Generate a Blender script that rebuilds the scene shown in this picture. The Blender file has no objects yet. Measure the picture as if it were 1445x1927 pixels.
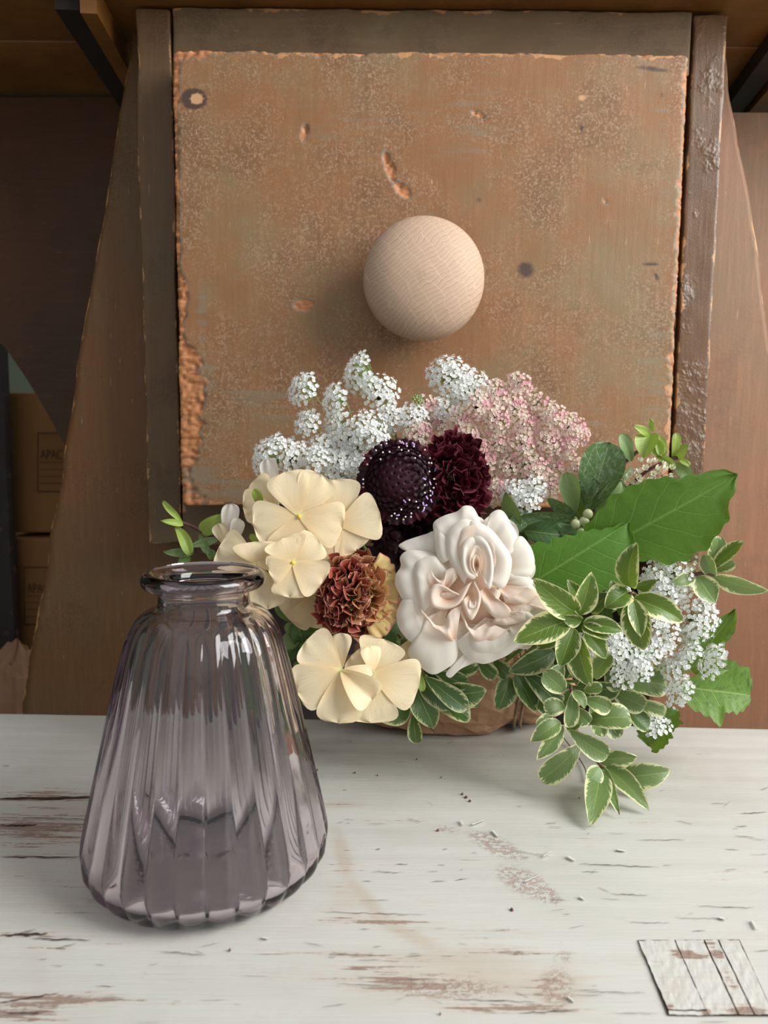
import bpy, math, random
import numpy as np
from mathutils import Vector, Matrix, noise as mnoise

# ------------------------------------------------------------------ camera, world, lights, exposure
scene = bpy.context.scene
COL = scene.collection
R_ = math.radians
F_PX = 26.0/36.0*1927
PITCH, ROLL = R_(6.0), R_(0.48)
CAM = np.array([0.0, 0.0, 0.202])
_f = np.array([0, math.cos(PITCH), -math.sin(PITCH)])
_u = np.array([0, math.sin(PITCH), math.cos(PITCH)])
_r = np.array([1.0, 0, 0])
CR = _r*math.cos(ROLL) + _u*math.sin(ROLL)
CU = _u*math.cos(ROLL) - _r*math.sin(ROLL)
CF = _f
cd = bpy.data.cameras.new('camera'); cam = bpy.data.objects.new('camera', cd); COL.objects.link(cam)
cd.sensor_fit = 'VERTICAL'; cd.sensor_height = 36; cd.sensor_width = 27; cd.lens = 26
cd.clip_start = 0.01
cd.dof.use_dof = True; cd.dof.focus_distance = 0.41; cd.dof.aperture_fstop = 13
cam.matrix_world = Matrix(((CR[0], CU[0], -CF[0], CAM[0]), (CR[1], CU[1], -CF[1], CAM[1]), (CR[2], CU[2], -CF[2], CAM[2]), (0, 0, 0, 1)))
scene.camera = cam
scene.cycles.caustics_refractive = True; scene.cycles.caustics_reflective = True
scene.cycles.max_bounces = 24; scene.cycles.transmission_bounces = 24; scene.cycles.glossy_bounces = 12
scene.view_settings.view_transform = 'Standard'
scene.view_settings.look = 'None'
scene.view_settings.gamma = 1
scene.view_settings.use_curve_mapping = False
scene.view_settings.exposure = 0.56
w = bpy.data.worlds.new('world'); scene.world = w; w.use_nodes = True
w.node_tree.nodes['Background'].inputs[0].default_value = (0.97, 0.97, 1.0, 1)
w.node_tree.nodes['Background'].inputs[1].default_value = 0.40

def area(name, loc, target, sx, sy, power, col):
    l = bpy.data.lights.new(name, 'AREA'); l.shape = 'RECTANGLE'; l.size = sx; l.size_y = sy
    l.energy = power; l.color = col
    o = bpy.data.objects.new(name, l); COL.objects.link(o); o.location = loc
    o.rotation_euler = (Vector(target)-Vector(loc)).to_track_quat('-Z', 'Y').to_euler()
    return o
area('window_daylight', (1.2, -0.14, 0.88), (0.05, 0.45, 0.1), 0.8, 1.0, 23.5, (1.0, 0.995, 0.98))

# ------------------------------------------------------------------ projection helpers
def ray(px, py):
    return CF + (px-722.5)/F_PX*CR - (py-963.5)/F_PX*CU
def P(px, py, Y):
    d = ray(px, py); return CAM + d*(Y/d[1])
def PZ(px, py, z=0.0):
    d = ray(px, py); return CAM + d*((z-CAM[2])/d[2])
def PF(px, py, Y, zmin=0.003):
    p = P(px, py, Y)
    return PZ(px, py, zmin) if p[2] < zmin else p
def S(Y, py=1000):                      # metres per pixel at distance Y
    d = ray(722, py); return Y/d[1]/F_PX
def proj(v):
    v = np.asarray(v)-CAM
    k = v@CF
    return 722.5+F_PX*(v@CR)/k, 963.5-F_PX*(v@CU)/k

def unit(a):
    a = np.asarray(a, float); return a/np.linalg.norm(a)
def frame(p, tilt=0.0, ang=0.0):
    """basis R,U,N at p: N towards the viewer, tilted by `tilt` deg towards image angle `ang`"""
    n = unit(CAM-p); r = unit(CR-n*(CR@n)); u = np.cross(n, r)
    if tilt:
        a = R_(ang); d = r*math.cos(a)+u*math.sin(a)
        t = R_(tilt); n2 = n*math.cos(t)+d*math.sin(t); d2 = d*math.cos(t)-n*math.sin(t)
        s = np.cross(n, d)
        r, u, n = d2*math.cos(a)-s*math.sin(a), d2*math.sin(a)+s*math.cos(a), n2
    return r, u, n

# ------------------------------------------------------------------ noise in numpy
def _h(ix, iy, iz):
    n = (ix*374761393 + iy*668265263 + iz*1274126177) & 0xffffffff
    n = ((n ^ (n >> 13))*1274126177) & 0xffffffff
    return ((n ^ (n >> 16)) & 0xffff)/65535.0
def vn(x, y, z=0.0):
    x, y, z = np.broadcast_arrays(np.asarray(x, float), np.asarray(y, float), np.asarray(z, float))
    ix, iy, iz = np.floor(x).astype(np.int64), np.floor(y).astype(np.int64), np.floor(z).astype(np.int64)
    fx, fy, fz = x-ix, y-iy, z-iz
    fx, fy, fz = [t*t*(3-2*t) for t in (fx, fy, fz)]
    r = 0
    for a in (0, 1):
        for b in (0, 1):
            for c in (0, 1):
                r = r + _h(ix+a, iy+b, iz+c)*(fx if a else 1-fx)*(fy if b else 1-fy)*(fz if c else 1-fz)
    return r*2-1
def fbm(x, y, z=0.0, o=3):
    return sum(vn(np.asarray(x)*2**i+7*i, np.asarray(y)*2**i+3*i, np.asarray(z)*2**i+5*i)/2**i for i in range(o))

# ------------------------------------------------------------------ objects
def tag(o, label=None, cat=None, group=None, kind=None):
    if label: o['label'] = label
    if cat: o['category'] = cat
    if group: o['group'] = group
    if kind: o['kind'] = kind
    return o
def thing(name, loc, label, cat, group=None):
    o = bpy.data.objects.new(name, None); COL.objects.link(o)
    o.empty_display_size = 0.01
    o.location = Vector(loc); tag(o, label, cat, group); o['_w'] = [float(c) for c in loc]
    return o
def wloc(o):
    x = np.zeros(3)
    while o is not None:
        x = x + np.array(o.location); o = o.parent
    return x
def mk(name, V, Fc, mat, parent=None, uv=None, origin=None, smooth=True, attrs=None, kind=None, label=None):
    """mesh object from world-space verts"""
    V = np.asarray(V, float)
    org = np.asarray(origin, float) if origin is not None else (wloc(parent) if parent is not None else np.zeros(3))
    me = bpy.data.meshes.new(name)
    me.from_pydata((V-org).tolist(), [], Fc.tolist() if hasattr(Fc, 'tolist') else Fc)
    if uv is not None:
        l = me.uv_layers.new(name='UVMap')
        vi = np.empty(len(me.loops), dtype=np.int32); me.loops.foreach_get('vertex_index', vi)
        l.data.foreach_set('uv', np.asarray(uv, float)[vi].ravel())
    if attrs:
        for k, a in attrs.items():
            at = me.attributes.new(k, 'FLOAT', 'POINT'); at.data.foreach_set('value', np.asarray(a, dtype=np.float32))
    if smooth: me.polygons.foreach_set('use_smooth', [True]*len(me.polygons))
    me.materials.append(mat)
    o = bpy.data.objects.new(name, me); COL.objects.link(o)
    o.location = Vector(org - (wloc(parent) if parent is not None else 0))
    if parent is not None: o.parent = parent
    tag(o, label=label, kind=kind)
    return o
def gridfaces(nu, nv, wrap=False):
    m = nu if wrap else nu+1
    a = np.arange(nu)[None, :] + np.arange(nv)[:, None]*m
    b = (np.arange(nu)+1) % m
    b = b[None, :] + np.arange(nv)[:, None]*m
    return np.stack([a, b, b+m, a+m], -1).reshape(-1, 4)
def tube(pts, rad, k=6, sub=6):
    pts = [np.asarray(p, float) for p in pts]
    if len(pts) > 2 and sub > 1:
        Q = [pts[0]*2-pts[1]]+pts+[pts[-1]*2-pts[-2]]; out = []
        for i in range(1, len(Q)-2):
            for t in np.linspace(0, 1, sub, endpoint=False):
                a, b, c, d = Q[i-1:i+3]
                out.append(.5*((2*b)+(-a+c)*t+(2*a-5*b+4*c-d)*t*t+(-a+3*b-3*c+d)*t**3))
        out.append(pts[-1]); pts = out
    n = len(pts); rad = np.interp(np.linspace(0, 1, n), np.linspace(0, 1, len(np.atleast_1d(rad))), np.atleast_1d(rad)) if np.ndim(rad) else [rad]*n
    V = []
    prev = None
    for i, p in enumerate(pts):
        t = unit(pts[min(i+1, n-1)]-pts[max(i-1, 0)]+1e-9)
        a = np.array([0, 0, 1.]) if prev is None else prev
        if abs(a@t) > .95: a = np.array([0, 1., 0.1])
        x = unit(a-t*(a@t)); y = np.cross(t, x); prev = x
        for j in range(k):
            q = 2*math.pi*j/k; V.append(p+rad[i]*(x*math.cos(q)+y*math.sin(q)))
    Fc = gridfaces(k, n-1, True).tolist()
    Fc.append(list(range(k))[::-1]); Fc.append([(n-1)*k+j for j in range(k)])
    return np.array(V), Fc
class Acc:
    def __init__(s): s.V = []; s.F = []; s.n = 0; s.UV = []
    def add(s, V, Fc, uv=None):
        Fc = Fc.tolist() if hasattr(Fc, 'tolist') else Fc
        s.F += [[i+s.n for i in f] for f in Fc]; s.V.append(np.asarray(V)); s.n += len(V)
        s.UV.append(np.zeros((len(V), 2)) if uv is None else np.asarray(uv))
    def out(s): return np.concatenate(s.V), s.F, np.concatenate(s.UV)
def rbox(x0, x1, y0, y1, z0, z1, r, nx, ny, nz):
    """rounded box of grid faces; returns verts, faces, closeness to an edge in metres"""
    def line(a, b, n):
        n = max(n, 1)
        return np.unique(np.round(np.concatenate([[a, a+r*.3, a+r], np.linspace(a+r, b-r, n+1), [b-r, b-r*.3, b]]), 7))
    X, Y, Z = line(x0, x1, nx), line(y0, y1, ny), line(z0, z1, nz)
    A = Acc()
    def face(U, Vv, fn, flip):
        u, v = np.meshgrid(U, Vv); pts = fn(u.ravel(), v.ravel())
        f = gridfaces(len(U)-1, len(Vv)-1)
        A.add(pts, f[:, ::-1] if flip else f)
    o = lambda u, c: np.full_like(u, c)
    face(X, Z, lambda u, v: np.stack([u, o(u, y0), v], -1), False)
    face(X, Z, lambda u, v: np.stack([u, o(u, y1), v], -1), True)
    face(Y, Z, lambda u, v: np.stack([o(u, x0), u, v], -1), True)
    face(Y, Z, lambda u, v: np.stack([o(u, x1), u, v], -1), False)
    face(X, Y, lambda u, v: np.stack([u, v, o(u, z0)], -1), True)
    face(X, Y, lambda u, v: np.stack([u, v, o(u, z1)], -1), False)
    V, Fc, _ = A.out()
    key = np.round(V*1e6).astype(np.int64)
    _, idx, inv = np.unique(key, axis=0, return_index=True, return_inverse=True); inv = inv.ravel()
    V = V[idx]; Fc = inv[np.array(Fc)]
    lo = np.array([x0, y0, z0]); hi = np.array([x1, y1, z1])
    d = np.sort(np.minimum(V-lo, hi-V), axis=1)
    edge = d[:, 1]
    q = np.clip(V, lo+r, hi-r); e = V-q; L = np.linalg.norm(e, axis=1); m = L > 1e-9
    V[m] = q[m]+e[m]/L[m][:, None]*r
    return V, Fc, edge

# ------------------------------------------------------------------ node helper
class NT:
    def __init__(s, name):
        s.m = bpy.data.materials.new(name); s.m.use_nodes = True; s.t = s.m.node_tree
        s.b = s.t.nodes['Principled BSDF']; s.o = s.t.nodes['Material Output']
    def n(s, typ, ins=None, out=0, **kw):
        nd = s.t.nodes.new('ShaderNode'+typ)
        for k, v in kw.items(): setattr(nd, k, v)
        for k, v in (ins or {}).items(): s.set(nd.inputs[k], v)
        return nd.outputs[out] if out is not None else nd
    def set(s, sock, v):
        if isinstance(v, bpy.types.NodeSocket): s.t.links.new(v, sock)
        elif isinstance(v, (tuple, list)) and len(v) == 3 and sock.type == 'RGBA': sock.default_value = (*v, 1)
        else: sock.default_value = v
    def math(s, op, a, b=0.0, c=None, clamp=False):
        i = {0: a, 1: b}
        if c is not None: i[2] = c
        return s.n('Math', i, operation=op, use_clamp=clamp)
    def mix(s, f, a, b, mode='MIX'):
        nd = s.t.nodes.new('ShaderNodeMix'); nd.data_type = 'RGBA'; nd.blend_type = mode; nd.clamp_factor = True
        s.set(nd.inputs[0], f); s.set(nd.inputs[6], a); s.set(nd.inputs[7], b); return nd.outputs[2]
    def ss(s, x, lo, hi, a=0.0, b=1.0):
        return s.n('MapRange', {0: x, 1: lo, 2: hi, 3: a, 4: b}, interpolation_type='SMOOTHSTEP')
    def noise(s, vec, scale, detail=3.0, rough=.55, dist=0.0, out=0):
        return s.n('TexNoise', {'Vector': vec, 'Scale': scale, 'Detail': detail, 'Roughness': rough, 'Distortion': dist}, out)
    def obj(s): return s.n('TexCoord', out=3)
    def uv(s): return s.n('TexCoord', out=2)
    def map(s, v, sc=(1, 1, 1), loc=(0, 0, 0), rot=(0, 0, 0)):
        return s.n('Mapping', {'Vector': v, 'Scale': sc, 'Location': loc, 'Rotation': rot})
    def attr(s, name): return s.n('Attribute', out=2, attribute_name=name)
    def rnd(s): return s.n('ObjectInfo', out=5)
    def sep(s, v):
        nd = s.n('SeparateXYZ', {0: v}, None); return nd.outputs
    def comb(s, x=0.0, y=0.0, z=0.0): return s.n('CombineXYZ', {0: x, 1: y, 2: z})
    def p(s, **kw):
        names = dict(color='Base Color', rough='Roughness', spec='Specular IOR Level', trans='Transmission Weight', ior='IOR', metal='Metallic', coat='Coat Weight', sheen='Sheen Weight')
        for k, v in kw.items(): s.set(s.b.inputs[names[k]], v)
        return s
    def bump(s, h, strength=.3, dist=.001):
        s.set(s.b.inputs['Normal'], s.n('Bump', {'Height': h, 'Strength': strength, 'Distance': dist})); return s
    def translucent(s, col, f):
        t = s.n('BsdfTranslucent', {'Color': col})
        mx = s.n('MixShader', {0: f, 1: s.b.outputs[0], 2: t}); s.set(s.o.inputs[0], mx); return s

# ------------------------------------------------------------------ materials
def wood_paint(name, base, alt, raw, axis='z', chip=False, edge_w=.004, rough=.55, scale=1.0, alt_amt=.5, raw_edge=.0, speck=.35, gr_amt=.22, crackle=0):
    m = NT(name); o = m.obj()
    st = {'z': (60, 60, 5), 'x': (5, 60, 60), 'y': (60, 5, 60)}[axis]
    big = m.noise(o, 7*scale, 6, .7)
    big2 = m.noise(m.map(o, loc=(3, 1, 7)), 16*scale, 5, .65)
    grain = m.noise(m.map(o, st), 4.0, 4, .6)
    fine = m.noise(m.map(o, st), 17.0, 3, .7)
    cloth = m.noise(o, 900, 2, .6)
    c = m.mix(m.ss(big, .42, .66), base, alt) if alt_amt else base
    c = m.mix(m.math('MULTIPLY', m.ss(big2, .47, .66), .6), c, tuple(x*.62 for x in base))
    c = m.mix(m.ss(grain, .45, .8, 0, gr_amt), c, tuple(min(1, x*1.7+.02) for x in base))
    c = m.mix(m.ss(fine, .42, .25, 0, gr_amt+.05), c, tuple(x*.45 for x in base))
    sp = m.math('MULTIPLY', m.ss(m.noise(o, 620, 2, .7), .46, .68), m.ss(big2, .38, .62))
    c = m.mix(m.math('MULTIPLY', sp, speck if chip else speck*.3), c, (.50, .34, .22))
    scr = m.noise(m.map(o, (st[0]*1.5, st[1]*1.5, st[2]*1.5), rot=(.1, .2, .3)), 9, 2, .5)
    c = m.mix(m.math('MULTIPLY', m.ss(scr, .72, .78), speck), c, (.6, .5, .4))
    h = m.math('ADD', m.math('MULTIPLY', grain, .5), m.math('MULTIPLY', cloth, .3))
    e = m.attr('edge')                           # distance to nearest edge in metres
    en = m.noise(m.map(o, (1, 1, 1)), 55, 4, .6)
    thr = m.math('MULTIPLY', m.math('SUBTRACT', en, .5-raw_edge), edge_w*9)
    em = m.ss(m.math('SUBTRACT', thr, e), -.0002, .0006)
    rawc = m.mix(m.noise(m.map(o, st), 9, 3), raw, tuple(x*.5 for x in raw))
    c = m.mix(em, c, rawc)
    if chip:
        ch = m.math('ADD', m.attr('chip'), m.math('MULTIPLY', m.math('SUBTRACT', m.noise(m.map(o, (1.0, 1, 2.2)), 130, 4, .65), .5), .55))
        pr = m.ss(ch, .30, .40)
        c = m.mix(m.math('MULTIPLY', pr, .7), c, (.22, .19, .135))
        cm = m.ss(ch, .50, .56)
        c = m.mix(cm, c, m.mix(m.noise(m.map(o, (10, 10, 70)), 6, 4, .6), (.20, .06, .02), (.66, .30, .12)))
        h = m.math('SUBTRACT', h, m.math('MULTIPLY', cm, 2.5))
        gr = m.math('ADD', m.attr('grey'), m.math('MULTIPLY', m.math('SUBTRACT', m.noise(m.map(o, (3, 6, 30)), 8, 5, .75), .5), 2.2))
        c = m.mix(m.ss(gr, .35, .85, 0, .6), c, (.20, .18, .125))
        kn = m.math('ADD', m.attr('knot'), m.math('MULTIPLY', m.math('SUBTRACT', m.noise(o, 300, 3, .6), .5), .5))
        c = m.mix(m.ss(kn, .35, .8, 0, .9), c, (.05, .03, .025))
        c = m.mix(m.ss(m.attr('pale'), .4, .75, 0, .8), c, m.mix(cloth, (.72, .42, .2), (.5, .28, .15)))
    m.p(color=c, rough=m.math('ADD', rough-.1, m.math('MULTIPLY', big2, .25)), spec=.45)
    if crackle: h = m.math('ADD', h, m.math('MULTIPLY', m.math('MULTIPLY', m.noise(m.map(o, (1, 1, .6), rot=(0, .6, 0)), 170, 3, .6, 1.5), m.ss(big, .42, .55)), crackle*5))
    m.bump(h, .35, .0012)
    return m.m

PAINT = wood_paint('red_brown_paint', (.245, .112, .043), (.215, .150, .072), (.62, .31, .13), 'z', chip=True, raw_edge=.04, gr_amt=.14, speck=.50)
POSTG = wood_paint('glossy_crackled_post_paint', (.125, .065, .030), (.12, .078, .042), (.5, .27, .12), 'z', edge_w=.0022, speck=.3, rough=.30, crackle=1.2)
POST = wood_paint('brown_post_paint', (.115, .060, .024), (.10, .070, .031), (.5, .27, .12), 'z', edge_w=.0022, speck=.25)
RAIL = wood_paint('olive_rail_paint', (.14, .088, .042), (.17, .125, .065), (.5, .25, .10), 'x', edge_w=.003, speck=.3)
LEG = wood_paint('brown_leg_paint', (.135, .056, .015), (.11, .063, .022), (.58, .30, .12), 'z', edge_w=.0015, raw_edge=.05, speck=.3, scale=.7)
RLEG = wood_paint('lit_reddish_leg_paint', (.25, .112, .055), (.20, .115, .055), (.58, .33, .16), 'z', edge_w=.0015, raw_edge=.05, speck=.3, scale=.7)  # reddish, with the stronger light on the right leg put into the colour
DARKW = wood_paint('shade_brown_boards', (.072, .024, .004), (.05, .02, .004), (.20, .09, .03), 'x', edge_w=.001, speck=.12, scale=.6)  # brown darkened, shade below the overhead boards is in the colour
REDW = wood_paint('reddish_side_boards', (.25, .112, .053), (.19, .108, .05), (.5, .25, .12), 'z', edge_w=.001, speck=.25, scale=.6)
UNDER = wood_paint('varnished_pine_underside', (.20, .085, .018), (.13, .05, .012), (.3, .14, .03), 'x', edge_w=.001, speck=.02, rough=.35)
BLACKW = wood_paint('near_black_wood', (.018, .014, .012), (.03, .022, .018), (.1, .06, .04), 'z', edge_w=.001, speck=.05)

def simple(name, col, rough=.5, col2=None, sc=40, spec=.5, tr=0, bump=0, stretch=(1, 1, 1), **kw):
    m = NT(name); c = col
    if col2:
        c = m.mix(m.ss(m.noise(m.map(m.obj(), stretch), sc, 4), .35, .65), col, col2)
    m.p(color=c, rough=rough, spec=spec, **kw)
    if bump: m.bump(m.noise(m.map(m.obj(), stretch), sc*2, 4), bump, .001)
    if tr: m.translucent(c, tr)
    return m.m
STEM_G = simple('green_stem', (.16, .26, .06), .5, (.25, .35, .10))
STEM_R = simple('wine_red_stem', (.07, .015, .02), .4, (.12, .05, .03), 90)
CARD = simple('cardboard', (.30, .145, .045), .85, (.26, .12, .035), 8)
INK = simple('label_ink', (.09, .045, .02), .9)
LABELM = simple('box_label_paper', (.255, .125, .04), .9)
WALLG = simple('grey_green_wall', (.10, .12, .08), .9, (.08, .10, .07), 3)
FLOORM = simple('dusty_floor', (.20, .17, .14), .9, (.15, .13, .11), 4)
TWINE = simple('jute_twine', (.30, .20, .11), .95, (.2, .13, .07), 200)
DARKH = simple('dark_crack', (.045, .025, .018), .9)
SPLINTER = simple('white_paint_flake', (.78, .77, .72), .6)

def petal_mat(name, base, tip, veins=.15, heart=None, rough=.55, tr=.25, edge=None, edge_w=.1, vs=26, bump=.15, sheen=0.0, rv=.06):
    m = NT(name); s = m.sep(m.uv()); u, v = s[0], s[1]
    a = m.math('DIVIDE', m.math('SUBTRACT', u, .5), m.math('ADD', v, .25))
    r = m.rnd()
    vein = m.noise(m.comb(m.math('MULTIPLY', a, vs), m.math('MULTIPLY', v, 2.0), m.math('MULTIPLY', r, 40)), 1.6, 4, .65)
    c = m.mix(m.ss(v, .1, .75), base, tip)
    if heart: c = m.mix(m.ss(v, .16, .04), c, heart)
    c = m.mix(m.ss(vein, .5, .75, 0, veins), c, tuple(min(1, x*1.25) for x in tip))
    c = m.mix(m.ss(vein, .48, .25, 0, veins*1.6), c, tuple(x*.72 for x in base))
    blo = m.noise(m.obj(), 60, 3)
    c = m.mix(m.ss(blo, .4, .7, 0, .25), c, base)
    if edge:
        uu = m.math('ABSOLUTE', m.math('SUBTRACT', m.math('MULTIPLY', u, 2), 1))
        d = m.math('MINIMUM', m.math('SUBTRACT', 1, uu), m.math('MULTIPLY', m.math('SUBTRACT', 1, v), 1.6))
        c = m.mix(m.ss(d, edge_w, edge_w*.2), c, edge)
    c = m.n('HueSaturation', {'Value': m.math('ADD', 1-rv/2, m.math('MULTIPLY', r, rv)), 'Color': c})
    m.p(color=c, rough=rough, spec=.35, sheen=sheen)
    m.bump(vein, bump, .0006)
    if tr: m.translucent(c, tr)
    return m.m
PHLOX = petal_mat('cream_phlox_petal', (.84, .65, .37), (.86, .73, .49), .30, heart=(.85, .80, .42), tr=.3)
PHLOXW = petal_mat('ivory_petal_back', (.80, .74, .62), (.88, .83, .74), .15, tr=.3)
EYE = simple('yellow_flower_eye', (.85, .55, .06), .6)
ROSE = petal_mat('ivory_rose_petal', (.87, .73, .585), (.87, .83, .745), .04, rough=.5, tr=.28, vs=14, bump=.05)
ROSEIN = petal_mat('blush_rose_petal', (.86, .60, .44), (.88, .76, .64), .04, rough=.5, tr=.3, vs=14, bump=.05)
RUST = petal_mat('rust_carnation_petal', (.16, .02, .012), (.34, .07, .045), .15, edge=(.72, .40, .27), edge_w=.07, rough=.6, tr=.15, rv=.5)
TAN = petal_mat('tan_carnation_petal', (.42, .12, .03), (.52, .24, .11), .15, edge=(.80, .52, .34), edge_w=.07, tr=.18, rv=.3)
OLIVE = petal_mat('yellow_green_carnation_petal', (.60, .52, .12), (.72, .52, .22), .12, edge=(.66, .28, .20), edge_w=.12, tr=.2)
WINE = petal_mat('burgundy_petal', (.016, .001, .003), (.085, .002, .011), .25, edge=(.12, .006, .02), edge_w=.05, rough=.7, tr=.08, rv=.6)
DWINE = petal_mat('near_black_scabious_petal', (.008, .001, .003), (.022, .002, .007), .25, edge=(.05, .005, .018), edge_w=.08, rough=.6, tr=.03, rv=.6)
ANTH = simple('white_anther', (.85, .78, .80), .5)
LILAC = simple('lilac_anther', (.55, .36, .70), .5)
WFLO = simple('white_floret', (.95, .96, .95), .5, (.90, .92, .89), 300, tr=.25)
CFLO = simple('cream_floret', (.80, .80, .58), .5, (.86, .86, .74), 200, tr=.15)
PFLO = None
m = NT('pink_floret')
_c = m.mix(m.ss(m.noise(m.obj(), 190, 2, .7), .42, .60), (.93, .83, .72), (.87, .45, .54))
_c = m.mix(m.ss(m.noise(m.obj(), 420, 1, .7), .52, .66, 0, .85), _c, (.94, .88, .76))
_c = m.mix(m.ss(m.noise(m.map(m.obj(), loc=(5, 2, 1)), 60, 2, .7), .60, .72, 0, .6), _c, (.62, .10, .27))
m.p(color=_c, rough=.55, spec=.3); m.translucent(_c, .35); PFLO = m.m
PED = simple('pale_green_pedicel', (.22, .36, .10), .5, (.30, .42, .14), 80)
PINKPED = simple('olive_pedicel', (.24, .30, .10), .5, (.33, .36, .16), 80)
BERRY = simple('pale_green_berry', (.62, .66, .38), .35, (.55, .60, .30), 120, tr=.1)

def leaf_mat(name, base, light, mode='green', cream=(.80, .76, .40), rough=.30, tr=.22, vein=(.3, .42, .12), veins=9.0, vstr=.5, mottle=None):
    m = NT(name); s = m.sep(m.uv()); u, v = s[0], s[1]; r = m.rnd()
    us = m.math('SUBTRACT', m.math('MULTIPLY', u, 2), 1); uu = m.math('ABSOLUTE', us)
    rz = m.math('MULTIPLY', r, 37)
    c = m.mix(m.noise(m.comb(u, v, rz), 3.0, 4), base, light)
    q = m.math('SUBTRACT', v, m.math('MULTIPLY', uu, .28))           # slanting side veins
    wv = m.math('FRACT', m.math('MULTIPLY', q, veins))
    lv = m.ss(m.math('ABSOLUTE', m.math('SUBTRACT', wv, .5)), .0, .07, 1, 0)
    net = m.noise(m.comb(m.math('MULTIPLY', u, 22), m.math('MULTIPLY', v, 40), rz), 1.2, 3, .7)
    c = m.mix(m.ss(net, .4, .7, 0, .35), c, tuple(x*.6 for x in base))
    if mode == 'variegated':
        n1 = m.noise(m.comb(m.math('MULTIPLY', q, 17), m.math('MULTIPLY', us, 1.3), rz), 1.3, 4, .7)
        n2 = m.noise(m.comb(u, v, m.math('ADD', rz, 5)), 2.2, 2, .5)
        d = m.math('MINIMUM', m.math('SUBTRACT', 1, uu), m.math('MULTIPLY', m.math('SUBTRACT', 1, v), 3.5))
        d = m.math('SUBTRACT', d, m.math('MULTIPLY', m.math('SUBTRACT', n1, .5), 1.3))
        d = m.math('SUBTRACT', d, m.math('MULTIPLY', m.math('SUBTRACT', n2, .45), .9))
        # grey-green transition then cream
        c = m.mix(m.ss(d, .26, .20, 0, .6), c, (.22, .33, .15))
        edge = m.math('MAXIMUM', m.ss(d, .13, .10), m.ss(uu, .90, .94))
        c = m.mix(m.math('MULTIPLY', lv, vstr*.3), c, vein)
        c = m.mix(edge, c, cream)
    else:
        c = m.mix(m.math('MULTIPLY', lv, vstr), c, vein)
    if mottle:
        mo = m.noise(m.comb(m.math('MULTIPLY', u, 2), m.math('MULTIPLY', v, 2.4), rz), 5, 5, .75)
        c = m.mix(m.ss(mo, .48, .62, 0, .75), c, mottle)
    mid = m.ss(uu, .012, .05, 1, 0)
    c = m.mix(m.math('MULTIPLY', mid, .7), c, vein)
    c = m.n('HueSaturation', {'Value': m.math('ADD', .82, m.math('MULTIPLY', r, .36)), 'Color': c})
    m.p(color=c, rough=rough, spec=.5)
    m.bump(m.math('ADD', m.math('MULTIPLY', net, .6), m.math('SUBTRACT', 0, m.math('ADD', lv, mid))), .3, .0005)
    m.translucent(m.mix(.5, c, (.4, .55, .05)), tr)
    return m.m
VARIEG = leaf_mat('variegated_leaf', (.060, .120, .014), (.135, .225, .028), 'variegated')
VARPALE = leaf_mat('pale_variegated_leaf', (.12, .20, .06), (.20, .29, .10), 'variegated', cream=(.76, .74, .42))
VARDARK = leaf_mat('dark_variegated_leaf', (.05, .115, .028), (.09, .17, .045), 'variegated', cream=(.62, .62, .34))
GREEN = leaf_mat('bright_beech_leaf', (.045, .145, .005), (.085, .215, .010), veins=6, vstr=.22, vein=(.15, .29, .05), rough=.6, tr=.3)
GREEN2 = leaf_mat('mid_green_leaf', (.10, .22, .03), (.16, .31, .05), veins=6, vstr=.3, rough=.5, tr=.3, mottle=(.07, .14, .03))
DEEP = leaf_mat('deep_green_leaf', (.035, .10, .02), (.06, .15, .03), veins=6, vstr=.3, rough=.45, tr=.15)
IVY = leaf_mat('mottled_ivy_leaf', (.05, .11, .03), (.09, .17, .05), veins=5, vstr=.3, rough=.3, tr=.1, mottle=(.20, .28, .17), vein=(.22, .32, .15))
SAGE = leaf_mat('sage_sprig_leaf', (.17, .27, .10), (.24, .36, .15), veins=5, vstr=.1, rough=.5, tr=.2)
LIME = leaf_mat('lime_bud_leaf', (.28, .42, .06), (.40, .54, .12), veins=5, vstr=.15, rough=.4, tr=.25, vein=(.5, .62, .2))

# glass
m = NT('smoky_mauve_glass')
m.p(color=(1, 1, 1), rough=.015, trans=1.0, ior=1.48)
va = m.n('VolumeAbsorption', {'Color': (.42, .24, .38, 1), 'Density': 58.0}); m.set(m.o.inputs['Volume'], va)
GLASS = m.m

# knob
m = NT('turned_beech_knob'); o = m.obj()
rr = m.map(o, (1, 1, 1), rot=(0, R_(38), 0)); sr = m.sep(rr)
wob = m.noise(m.map(o, loc=(1, 2, 3)), 28, 3, .6)
ring = m.math('FRACT', m.math('ADD', m.math('MULTIPLY', sr[2], 330), m.math('MULTIPLY', wob, 5)))
rays = m.math('FRACT', m.math('ADD', m.math('MULTIPLY', sr[0], 130), m.math('MULTIPLY', m.noise(rr, 60, 2), 2.2)))
c = m.mix(m.noise(o, 22, 3), (.58, .41, .30), (.47, .33, .235))
c = m.mix(m.ss(ring, .55, 1.0, 0, .5), c, (.36, .22, .13))
c = m.mix(m.ss(ring, .16, .0, 0, .5), c, (.80, .62, .45))
c = m.mix(m.ss(rays, .10, .0, 0, .4), c, (.78, .60, .42))
c = m.mix(m.ss(m.noise(m.map(rr, (1, 1, .25)), 34, 3), .62, .75, 0, .6), c, (.30, .17, .11))
m.p(color=c, rough=.6, spec=.3); m.bump(ring, .2, .0004); KNOB = m.m

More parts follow.
